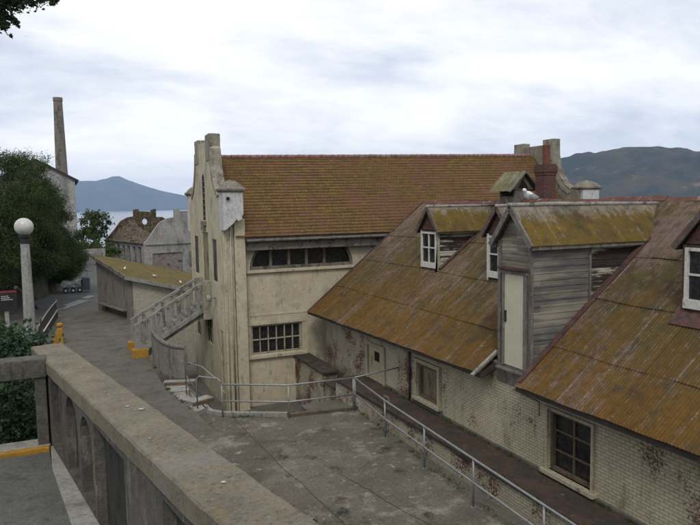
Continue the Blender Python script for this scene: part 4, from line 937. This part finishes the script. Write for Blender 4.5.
# ------------------------------------------------------------------ small stair-head walls between the house and the warehouse
sw = thing('stairhead_wall', (9.4, 25, -8.6), 'low whitewashed rust-streaked wall with a dark slab top by the warehouse window', 'wall')
MB().box(9.1, 9.7, 23.6, 26.98, -8.6, -6.66).build('wall', m_brickpeel, sw); MB().box(9.02, 9.78, 23.5, 26.98, -6.66, -6.55).build('slab', m_slab, sw, bevel=.02)
sw2 = thing('stairhead_wall', (9.6, 22.7, -8.6), 'lower peeling wall with a dark slab, just before the red walkway starts', 'wall')
MB().box(9.12, 10.26, 22.34, 23.42, -8.6, -6.95).build('wall', m_brickpeel, sw2); MB().box(9.0, 10.28, 22.32, 23.42, -6.95, -6.84).build('slab', m_slab, sw2, bevel=.02)
st2 = thing('conduit_bracket', (9.0, 18.2, -6.5), 'small rusty metal bracket post on the edge of the red walkway', 'bracket')
MB().box(9.2, 9.26, 18.1, 18.16, -6.5, -6.2).box(9.2, 9.26, 18.4, 18.46, -6.5, -6.2).box(9.2, 9.26, 18.1, 18.46, -6.2, -6.15).build('frame', m_fascia, st2)

# ------------------------------------------------------------------ mossy shed by the path
sh = thing('shed', (4, 42, -6.5), 'low concrete shed with a sloping moss covered roof beside the path', 'shed')
def shz(x, y): return -3.86 -.27*(x-3.2) + .095*(y-39.4)
A, B_, C_, D_ = (3.28, 39.4), (1.80, 44.7), (9.2, 45.5), (9.2, 39.4)
def hexa(mb, pts2, z0, ztop, mi=None):
    n = len(pts2); mb.add([(x, y, z0) for x, y in pts2]+[(x, y, ztop(x, y)) for x, y in pts2], [tuple(range(n)), tuple(range(2*n-1, n-1, -1))]+[(i, n+i, n+(i+1) % n, (i+1) % n) for i in range(n)], mi); return mb
sw_ = hexa(MB(), [A, B_, (2.0, 44.75), (3.48, 39.45)], -6.7, lambda x, y: shz(x, y)-.12).build('side_wall', m_shedw, sh)
cm = MB(); cm.add([(2.9, 39.85, -6.45), (1.75, 43.95, -6.45), (2.4, 44.1, -6.45), (3.55, 40.0, -6.45), (2.9, 39.85, -5.98), (1.75, 43.95, -5.98), (2.4, 44.1, -5.98), (3.55, 40.0, -5.98)], [(0, 1, 2, 3), (7, 6, 5, 4), (0, 4, 5, 1), (1, 5, 6, 2), (2, 6, 7, 3), (3, 7, 4, 0)])
cut(sw_, cm)
MB().beam((3.0, 39.75, -5.93), (1.85, 43.9, -5.93), .22, .09).build('ledge', m_shedw, sh, bevel=.01)
hexa(MB(), [(3.49, 39.42), (3.49, 39.62), D_, (9.2, 39.42)], -9.5, lambda x, y: shz(x, y)-.12).build('front_wall', m_shedb, sh)
hexa(MB(), [(2.01, 44.55), (2.01, 44.75), C_, (9.2, 45.3)], -9.5, lambda x, y: shz(x, y)-.12).build('rear_wall', m_shedb, sh)
hexa(MB(), [(3.0, 39.1), (1.45, 44.9), (9.6, 45.8), (9.6, 39.1)], 0, lambda x, y: 0)
rf = MB(); Q = [(3.05, 39.1), (1.42, 44.95), (9.6, 45.9), (9.6, 39.1)]; nx_, ny_ = 24, 18; vs = []
for j in range(ny_+1):
    for i in range(nx_+1):
        u, v = i/nx_, j/ny_; x = (Q[0][0]*(1-v)+Q[1][0]*v)*(1-u)+(Q[3][0]*(1-v)+Q[2][0]*v)*u; y = (Q[0][1]*(1-v)+Q[1][1]*v)*(1-u)+(Q[3][1]*(1-v)+Q[2][1]*v)*u
        vs.append((x, y, shz(x, y)+.03+.03*fbm(x, y, 0, .9)))
rf.add(vs, [(j*(nx_+1)+i, j*(nx_+1)+i+1, (j+1)*(nx_+1)+i+1, (j+1)*(nx_+1)+i) for j in range(ny_) for i in range(nx_)]).build('roof', m_moss, sh, smooth=True, fixn=False)
for p, q, m__ in ((Q[0], Q[1], m_fascia), (Q[0], Q[3], m_pale), (Q[1], Q[2], m_fascia)):
    MB().beam((p[0], p[1], shz(*p)-.08), (q[0], q[1], shz(*q)-.08), .06, .22).build('fascia', m__, sh)

# ------------------------------------------------------------------ ruined building beyond
ru = thing('ruined_building', (13, 102, -9.5), 'roofless grey ruin with stepped curved gables by the water', 'building')
U = Vector((.966, .26, 0)); V = Vector((-.26, .966, 0)); O = Vector((10.0, 93.5, 0))
def P2(s_, t_, z): q = O+U*s_+V*t_; return (q.x, q.y, z)
gp = [(0, -10), (13, -10), (13, -4.9), (12.3, -4.2), (11.4, -3.0), (10.5, -1.95), (9.4, -1.45), (8.35, -1.3), (8.35, -.15), (7.55, -.15), (7.55, -.45), (5.45, -.45), (5.45, -.15), (4.65, -.15), (4.65, -1.3), (3.6, -1.45), (2.5, -1.95), (1.6, -3.0), (.7, -4.2), (0, -4.9)]
def gable(t0, t1, jag=0, holes=(), name='gable_wall', mat_=m_ruin):
    g2 = [(a, b_+(jag*mnoise.noise(Vector((a*2.2, b_, t0))) if b_ > -9 else 0)) for a, b_ in gp]; n = len(g2)
    mb = MB().add([P2(a, t0, z) for a, z in g2]+[P2(a, t1, z) for a, z in g2], [tuple(range(n)), tuple(range(2*n-1, n-1, -1))]+[(i, n+i, n+(i+1) % n, (i+1) % n) for i in range(n)])
    o_ = mb.build(name, mat_, ru)
    if holes:
        cm = MB()
        for h in holes:
            m_ = len(h); cm.add([P2(a, t0-1, z) for a, z in h]+[P2(a, t1+1, z) for a, z in h], [tuple(range(m_)), tuple(range(2*m_-1, m_-1, -1))]+[(i, m_+i, m_+(i+1) % m_, (i+1) % m_) for i in range(m_)])
        cut(o_, cm)
    return o_
def rc4(a0, a1, z0, z1): return [(a0, z0), (a1, z0), (a1, z1), (a0, z1)]
circ = [(6.45+.5*math.cos(k*math.pi/8), -2.15+.5*math.sin(k*math.pi/8)) for k in range(16)]
gable(0, .4, 0, [rc4(1.2, 5.6, -9.5, -6.3), rc4(6.6, 7.6, -8.6, -6.3), rc4(9, 12, -9.5, -6.3)])
ga2 = gable(15.6, 16.0, .35, [circ], mat_=m_ruinbr)
mb = MB(); mb.add([P2(0, .4, -10), P2(.35, .4, -10), P2(.35, 15.6, -10), P2(0, 15.6, -10), P2(0, .4, -4.75), P2(.35, .4, -4.75), P2(.35, 15.6, -4.75), P2(0, 15.6, -4.75)], [(0, 1, 2, 3), (7, 6, 5, 4), (0, 4, 5, 1), (1, 5, 6, 2), (2, 6, 7, 3), (3, 7, 4, 0)])
sw_ = mb.build('side_wall', m_ruin, ru)
cm = MB()
for k in range(7):
    t0 = 1.1+k*2.1
    cm.add([P2(a, t, z) for z in (-8.2, -5.35) for a, t in ((-1, t0), (1, t0), (1, t0+1.15), (-1, t0+1.15))], [(0, 1, 2, 3), (7, 6, 5, 4), (0, 4, 5, 1), (1, 5, 6, 2), (2, 6, 7, 3), (3, 7, 4, 0)])
cut(sw_, cm)
mb = MB(); mb.add([P2(12.65, .4, -10), P2(13, .4, -10), P2(13, 15.6, -10), P2(12.65, 15.6, -10), P2(12.65, .4, -4.9), P2(13, .4, -4.9), P2(13, 15.6, -4.9), P2(12.65, 15.6, -4.9)], [(0, 1, 2, 3), (7, 6, 5, 4), (0, 4, 5, 1), (1, 5, 6, 2), (2, 6, 7, 3), (3, 7, 4, 0)]).build('side_wall', m_ruin, ru)
MB().beam(P2(-.08, .2, -4.85), P2(-.08, 15.9, -4.85), .3, .22).build('cornice', m_ruinbr, ru)
MB().beam(P2(0.2, -.08, -5.0), P2(13, -.08, -5.0), .2, .18).build('cornice', m_ruin, ru)
MB().add([P2(a, t, z) for a, t, z in ((1.2, .15, -9.5), (5.6, .15, -9.5), (5.6, .15, -6.3), (1.2, .15, -6.3))], [(0, 1, 2, 3)]).build('bricked_door', M('ruin_infill', (.17, .14, .125), (.23, .195, .18), .8, layers=(((.06, .05, .045), .9, .55, .62, I3),), bs=8), ru)
# rubble and moss slope left inside the shell: broken roof leaves hanging toward the yard
mb = MB(); vs = []
for j in range(9):
    for i in range(22):
        t = .6+i/21*14.8; a = .2+j/8*3.6; z = -4.85+j/8*3.1*(.25+.75*(i/21)) - 1.2*(1-i/21)*(j/8) + .45*fbm(t, a, 0, 1.3); vs.append(P2(a, t, z))
mb.add(vs, [(j*22+i, j*22+i+1, (j+1)*22+i+1, (j+1)*22+i) for j in range(8) for i in range(21)]).build('collapsed_roof', m_ruinbr, ru, fixn=False)

# power station with its stack
pw = thing('power_building', (-5, 158, -12), 'tall pale plastered building behind the dark trees below the smokestack', 'building')
mb = MB(); mb.prism([(-12, -14), (2.7, -14), (2.7, 6.2), (-4.6, 10.2), (-12, 6.2)], 'y', 150, 172); mb.build('wall', m_far, pw)
MB().beam((-4.6, 161, 10.4), (3.4, 161, 6.0), 23, .4).build('roof', m_darkwood, pw); MB().beam((-4.6, 161, 10.4), (-12.6, 161, 6.0), 23, .4).build('roof', m_darkwood, pw)
sk = tag(MB().lathe([(2.35, -14), (2.05, 12), (1.75, 27), (1.48, 38.8), (1.62, 38.9), (1.62, 40.2), (1.3, 40.2)], .4, 260, 28).build('smokestack', m_stack, smooth=False), 'tall tapering brown brick smokestack rising above the trees', 'smokestack')
rwall = thing('roadside_wall', (3.6, 98, -8), 'low pale curved wall at the bend of the road beyond the shed', 'wall')
mb = MB(); pts_ = [(1.6, 92), (2.6, 93.4), (3.8, 94), (4.9, 93.2)]; vs = []
for x, y in pts_: vs += [(x, y, -8.5), (x, y, -5.3), (x+.1, y+.35, -5.3), (x+.1, y+.35, -8.5)]
mb.add(vs, [(4*i+k, 4*i+(k+1) % 4, 4*i+4+(k+1) % 4, 4*i+4+k) for i in range(3) for k in range(4)]+[(0, 1, 2, 3), (15, 14, 13, 12)]).build('wall', m_ruin, rwall)

# ------------------------------------------------------------------ street furniture on the left
lp = thing('street_lamp', (-1.0, 20, -5.2), 'concrete street lamp with a white globe in front of the dark trees', 'street lamp')
MB().lathe([(.17, -5.6), (.155, -3.5), (.115, -.92)], -1.0, 20, 10).build('pole', m_pole, lp, bevel=.0)
MB().lathe([(.11, -.92), (.11, -.76), (.14, -.74), (.14, -.70), (.09, -.66)], -1.0, 20, 16).build('collar', m_black, lp)
bpy_g = MB().lathe([(.001, -.695)]+[(.245*math.sin(math.pi*k/16), -.45-.245*math.cos(math.pi*k/16)) for k in range(1, 16)]+[(.001, -.205)], -1.0, 20, 28).build('globe', m_globe, lp, smooth=True)
sg = thing('sign', (-1.55, 20, -5.2), 'black notice sign with a red top band on a pale post', 'sign')
MB().box(-1.60, -1.50, 20.0, 20.08, -5.6, -2.72).build('post', m_pole, sg)
MB().box(-2.02, -1.28, 19.95, 19.99, -2.73, -2.24).build('panel', m_black, sg, bevel=.006)
MB().box(-2.02, -1.28, 19.945, 19.995, -2.24, -2.19).build('top_band', m_redp, sg)
lb = MB()
for z, (a, b_) in zip((-2.33, -2.38, -2.43), ((0, .16), (0, .19), (0, .26))):
    x = -1.96+.30
    while x < -1.66+b_:
        wdt = rnd.uniform(.012, .03); lb.box(x, x+wdt, 19.943, 19.949, z-.008, z+.008+rnd.uniform(0, .006)); x += wdt+.008
lb.build('lettering', m_letter, sg)
lpz = tag(MB().tube([(-.80, 33, -3.6), (.05, 35, -5.0)], .10, 8).build('leaning_pole', m_darkwood), 'dark leaning timber pole behind the lamp by the road', 'pole')
lpz.data.transform(Matrix.Translation((-1.6, 4, -.3)))
fe = thing('bar_fence', (-1.0, 38, -6.5), 'low metal bar fence with a curved top rail between road and path', 'fence')
fa, fb = Vector((-1.35, 33.2, -6.5)), Vector((-.62, 42.5, -6.5))
MB().tube([fa+(fb-fa)*k/8+Vector((0, 0, 1.05+.10*math.sin(math.pi*k/8))) for k in range(9)], .035, 8).build('top_rail', m_steel, fe, smooth=True)
MB().tube([fa+Vector((0, 0, .5)), fb+Vector((0, 0, .5))], .045, 8).build('white_rail', m_letter, fe, smooth=True)
for k in range(26): p = fa+(fb-fa)*(k+.5)/26; MB().tube([p, p+Vector((0, 0, 1.07+.09*math.sin(math.pi*(k+.5)/26)))], .022, 6).build('bar', m_darkwood, fe)
for k in (0, 1): p = fa if k == 0 else fb; MB().tube([p, p+Vector((0, 0, 1.15))], .04, 8).build('post', m_fascia, fe, smooth=True)
yw = thing('yellow_wedge', (-.5, 34.3, -6.5), 'yellow painted wedge shaped concrete buttress with a knob beside the bar fence', 'buttress')
MB().prism([(-.85, -6.52), (-.28, -6.52), (-.30, -5.70), (-.50, -5.70)], 'y', 34.1, 34.5).build('wedge', m_yellow, yw, bevel=.03)
MB().lathe([(.02, -5.70), (.13, -5.66), (.16, -5.56), (.10, -5.48), (.02, -5.46)], -.42, 34.3, 14).build('knob', m_yellow, yw, smooth=True)

ct = thing('utility_cart', (.5, 57.5, -6.75), 'small cart with a pale lumpy load parked by the road under the bank', 'cart')
MB().box(-.35, 1.15, 57, 57.9, -6.40, -6.28).build('deck', m_bluegrey, ct)
ld_ = MB(); ld_.box(-.40, 1.1, 57.0, 57.85, -6.28, -5.78); o_ = ld_.build('load', m_tarp, ct); roughen(o_, .18, 2.2, 5)
for x in (-.1, .45, .95):
    wv_ = MB().tube([(x, 56.93, -6.52), (x, 57.05, -6.52)], .20, 16).build('wheel', m_rubber, ct); MB().tube([(x, 56.90, -6.52), (x, 56.93, -6.52)], .10, 12).build('hub', m_letter, wv_)
MB().box(1.15, 1.75, 57, 57.9, -6.55, -5.55).build('cab', m_bluegrey, ct, bevel=.06)

# ------------------------------------------------------------------ gulls
def gull(loc, heading, sc_, label):
    t = thing('seagull', loc, label, 'bird', 'seagulls resting on the roofs')
    x, y, z = loc; H = Vector((math.cos(heading), math.sin(heading), 0)); S = Vector((-H.y, H.x, 0)); Z_ = Vector((0, 0, 1)); O_ = Vector(loc)
    sp_ = [(-.27, .10, .012, .010), (-.20, .125, .035, .025), (-.08, .16, .075, .07), (.04, .175, .085, .085), (.13, .19, .072, .075), (.19, .225, .045, .05), (.215, .265, .038, .042), (.235, .295, .045, .045), (.265, .305, .038, .036), (.29, .298, .018, .018)]
    mb = MB(); vs = []; n_ = 14
    for a, h, rw, rh in sp_:
        for k in range(n_): t_ = 2*math.pi*k/n_; vs.append(O_+(H*a*.88+Z_*h+S*1.25*rw*math.cos(t_)+Z_*1.25*rh*math.sin(t_))*sc_)
    mb.add(vs, [(i*n_+k, i*n_+(k+1) % n_, (i+1)*n_+(k+1) % n_, (i+1)*n_+k) for i in range(len(sp_)-1) for k in range(n_)]+[tuple(range(n_)), tuple((len(sp_)-1)*n_+k for k in range(n_))])
    mb.build('body', m_gullw, t, smooth=True)
    for sg_ in (-1, 1):
        w_ = MB(); vs = []; prf = [(-.31, .125, .0), (-.22, .15, .022), (-.1, .185, .05), (.02, .205, .055), (.11, .205, .03), (.14, .20, .0)]
        for a, h, d_ in prf:
            base = .05+.06*math.sin(math.pi*min(1, (a+.31)/.45))
            vs += [O_+(H*a+Z_*h+S*sg_*base)*sc_+Z_*.012, O_+(H*a+Z_*(h-d_)+S*sg_*(base+.04))*sc_, O_+(H*a+Z_*(h-d_*1.9-.01)+S*sg_*(base+.025))*sc_]
        w_.add(vs, [(3*i+k, 3*i+k+1, 3*i+4+k, 3*i+3+k) for i in range(len(prf)-1) for k in range(2)]).build('wing', m_gullg, t, smooth=True, fixn=False)
        MB().tube([O_+(H*.02+S*sg_*.03+Z_*.10)*sc_, O_+(H*.02+S*sg_*.03)*sc_], .006*sc_, 6).build('leg', m_yellow, t)
    MB().tube([O_+(H*.285+Z_*.297)*sc_, O_+(H*.335+Z_*.288)*sc_], [.013*sc_, .004*sc_], 8).build('beak', m_yellow, t)
    return t
m_gullw = M('gull_white', (.62, .62, .62), (.68, .68, .68), 8, bs=30, bstr=.1, fine=.05); m_gullg = M('gull_grey', (.22, .235, .26), (.28, .295, .32), 8, bs=30, bstr=.1, fine=.1)
gull((10.75, 13.2, -.01), R(196), 1.0, 'grey and white seagull standing on the ridge of the loft dormer')
gull((3.25, 41.2, shz(3.25, 41.2)+.03), R(70), .55, 'seagull at the left end of the shed roof')
gull((4.9, 40.6, shz(4.9, 40.6)+.03), R(200), .6, 'seagull in the middle of the shed roof')
gull((6.35, 40.2, shz(6.35, 40.2)+.03), R(100), .55, 'seagull on the shed roof close to the stair')

#FOLIAGE
# ------------------------------------------------------------------ trees and bushes
TG = 'dense trees on the bank above the road'
tree('evergreen_tree', (-7.6, 46, -4), [(-5.9, 44, .1, 3.5, 3.6, 3.7, 170, 420, .34), (-4.2, 43, -2.2, 2.6, 2.6, 2.6, 90, 420, .34)], m_leafdk, .07, 'dark feathery evergreen tree behind the black sign at the left edge', group=TG, seed=11, aspect=3.5)
tree('evergreen_tree', (-3.6, 51, -4), [(-2.9, 49, .9, 2.4, 2.8, 3.5, 150, 420, .34), (-2.2, 48, -2.4, 2.4, 2.6, 2.4, 90, 420, .34)], m_leafdk, .07, 'tallest dark evergreen tree directly behind the lamp globe', group=TG, seed=23, aspect=3.5)
tree('evergreen_tree', (-1.8, 56, -4), [(-1.6, 54, -.3, 1.7, 2.2, 2.5, 110, 420, .30), (-1.0, 53, -2.9, 1.7, 2.0, 2.0, 80, 420, .30)], m_leafdk, .07, 'dark evergreen tree whose crown hides the foot of the smokestack', group=TG, seed=37, aspect=3.5)
tree('evergreen_tree', (-.2, 60, -5), [(.1, 59, -4.0, 1.45, 2.0, 1.9, 90, 420, .28)], m_leafdk, .07, 'rounded dark tree at the right end of the bank beside the pale building', group=TG, seed=41, aspect=3.0)
tree('small_tree', (4.6, 106, -9), [(4.4, 106, -2.2, 2.0, 2.0, 2.0, 34, 70, .34), (3.4, 105, -4.6, 2.2, 2.2, 1.6, 30, 70, .34)], m_leafdk, .2, 'small open crowned tree at the road bend in front of the water', seed=5, trunk_r=.15, limbs=9)
hd = thing('roadside_shrubs', (4, 99, -8), 'bright green low shrubs behind the curved roadside wall', 'shrubs')
leaf_mesh('foliage', m_leafmid, np.concatenate([crown_pts(x, y, z, 1.5, 1.2, .9, 18, 90, .3, i+60) for i, (x, y, z) in enumerate([(3.0, 97, -5.6), (4.8, 98, -5.4), (5.9, 99, -6.2), (5.2, 91, -7.0)])]), .12, hd, 3)
bs_ = thing('ivy_bush', (-1.6, 12.6, -3.9), 'dark leafy bush filling the gap under and behind the concrete beam', 'bush')
leaf_mesh('foliage', m_leafbush, np.concatenate([crown_pts(x, y, z, rx_, ry_, rz_, ncl, 95, .15, i+80, .3) for i, (x, y, z, rx_, ry_, rz_, ncl) in enumerate([(-1.15, 12.1, -2.45, .62, .6, .42, 80), (-1.9, 12.2, -2.2, .8, .7, .5, 60), (-1.25, 12.1, -2.85, .95, .9, .78, 95), (-2.9, 12.4, -2.8, 1.2, 1.0, .85, 80), (-.80, 11.5, -3.2, .45, .6, .5, 45), (-5, 12.6, -2.8, 1.5, 1.0, .8, 50)])]), .040, bs_, 9, 1.7)
sb = MB()
for k in range(16): x = -1.4+rnd.uniform(-.9, .7); sb.tube([(x, 12.2, -3.9), (x+rnd.uniform(-.3, .3), 12.0, -3.1), (x+rnd.uniform(-.5, .5), 11.9, -2.25)], [.02, .014, .006], 5)
sb.build('stems', m_bark, bs_)
wd_pts = []
rgw = np.random.RandomState(12)
def weeds(p, q, z, n, spread=.05, h=.06):
    p = np.array(p); q = np.array(q)
    for k in range(n):
        t = rgw.rand(); c = p+(q-p)*t; m_ = rgw.randint(6, 26)
        wd_pts.append(np.column_stack([c[0]+rgw.normal(size=m_)*spread, c[1]+rgw.normal(size=m_)*spread, z+abs(rgw.normal(size=m_))*h*rgw.uniform(.3, 1)]))
weeds((8.5, 18.9), (7.9, 5), COURT_Z, 60); weeds((4.5, 20.1), (8.4, 18.98), COURT_Z, 40); weeds((10.22, 20), (10.22, 3), -6.5, 90, .035); weeds((2.9, 19.0), (4.85, 11.4), COURT_Z, 16, .03, .03)
weeds((9.3, 20), (9.2, 6), -6.5, 40, .03, .04); weeds((3.1, 24), (3.5, 20.8), PATH_Z, 20, .04, .05)
wt = thing('weeds', (8, 12, COURT_Z), 'small weeds and moss tufts growing in the gaps along walls and curbs', 'weeds'); COL.objects.unlink(wt); bpy.data.objects.remove(wt)
ww_ = leaf_mesh('weeds', m_leafmid, np.concatenate(wd_pts), .028, None, 31, 2.5); ww_['kind'] = 'stuff'; ww_['label'] = 'small weeds and moss tufts in the gaps along walls and curbs'; ww_['category'] = 'weeds'
# overhanging branch, top left: a tree that stands on the upper pavement's far side, off frame
ot = thing('overhanging_tree', (-6.5, 12, -3.7), 'leafy branch hanging into the sky at the top left corner', 'tree')
tb = MB(); BX, BZ = .42, -.18
tb.tube([(-6.5, 12, -3.9), (-6.3, 12, 0), (-5.7, 12, 3.0), (-4.9, 12, 5.0)], [.28, .22, .17, .12], 10)
tb.tube([(-5.7, 12, 3.0), (-3.4, 12, 3.3), (-1.35, 12, 3.14), (-.65, 12, 3.28), (-.10, 12, 3.40), (.30, 12, 3.48)], [.12, .08, .05, .03, .015, .006], 8)
tb.tube([(-1.35, 12, 3.14), (-.80, 12, 3.02), (-.72, 12, 2.92), (-.66, 12, 2.80)], [.035, .025, .012, .005], 6); tb.tube([(-.85, 12, 3.2), (-.60, 12, 3.08), (-.52, 12, 2.97)], [.03, .012, .004], 6)
tb.build('trunk', m_bark, ot, smooth=True)
cl = []
rg = np.random.RandomState(4)
for (x, z, s_, n_) in ((-.80, 3.35, .12, 520), (-.62, 3.33, .08, 300), (-.45, 3.36, .07, 220), (-.28, 3.37, .05, 110), (-.12, 3.40, .04, 60), (.02, 3.40, .025, 50), (.06, 3.42, .02, 30), (-.76, 3.15, .05, 170), (-.75, 3.02, .045, 170), (-.69, 2.95, .03, 110), (-.58, 3.06, .035, 70), (-.53, 3.02, .022, 40), (-.64, 3.10, .03, 40), (-.625, 2.80, .012, 12), (-.50, 2.95, .010, 8), (-.12, 3.27, .006, 4), (-1.1, 3.2, .15, 500), (-1.6, 3.4, .3, 900), (-2.6, 3.6, .4, 900), (-4, 4.2, .6, 1500), (-5, 5.2, .8, 2500), (-1.0, 3.9, .3, 700), (-.2, 3.9, .2, 300)):
    cl.append(np.array([x, 12, z])+rg.normal(size=(n_, 3))*s_)
leaf_mesh('crown', m_leafgum, np.concatenate(cl), .034, ot, 14, 1.9)

# ------------------------------------------------------------------ sea air
hz = newmat('sea_air'); nt = hz.node_tree; o = nt.nodes.new('ShaderNodeOutputMaterial'); v = nt.nodes.new('ShaderNodeVolumePrincipled')
v.inputs['Color'].default_value = (.50, .68, 1.0, 1); v.inputs['Density'].default_value = 5.5e-5; v.inputs['Anisotropy'].default_value = 0.0
nt.links.new(v.outputs[0], o.inputs['Volume'])
tag(MB().box(-16000, 16000, -16000, 16000, -46.5, 680).build('haze', hz), kind='stuff')
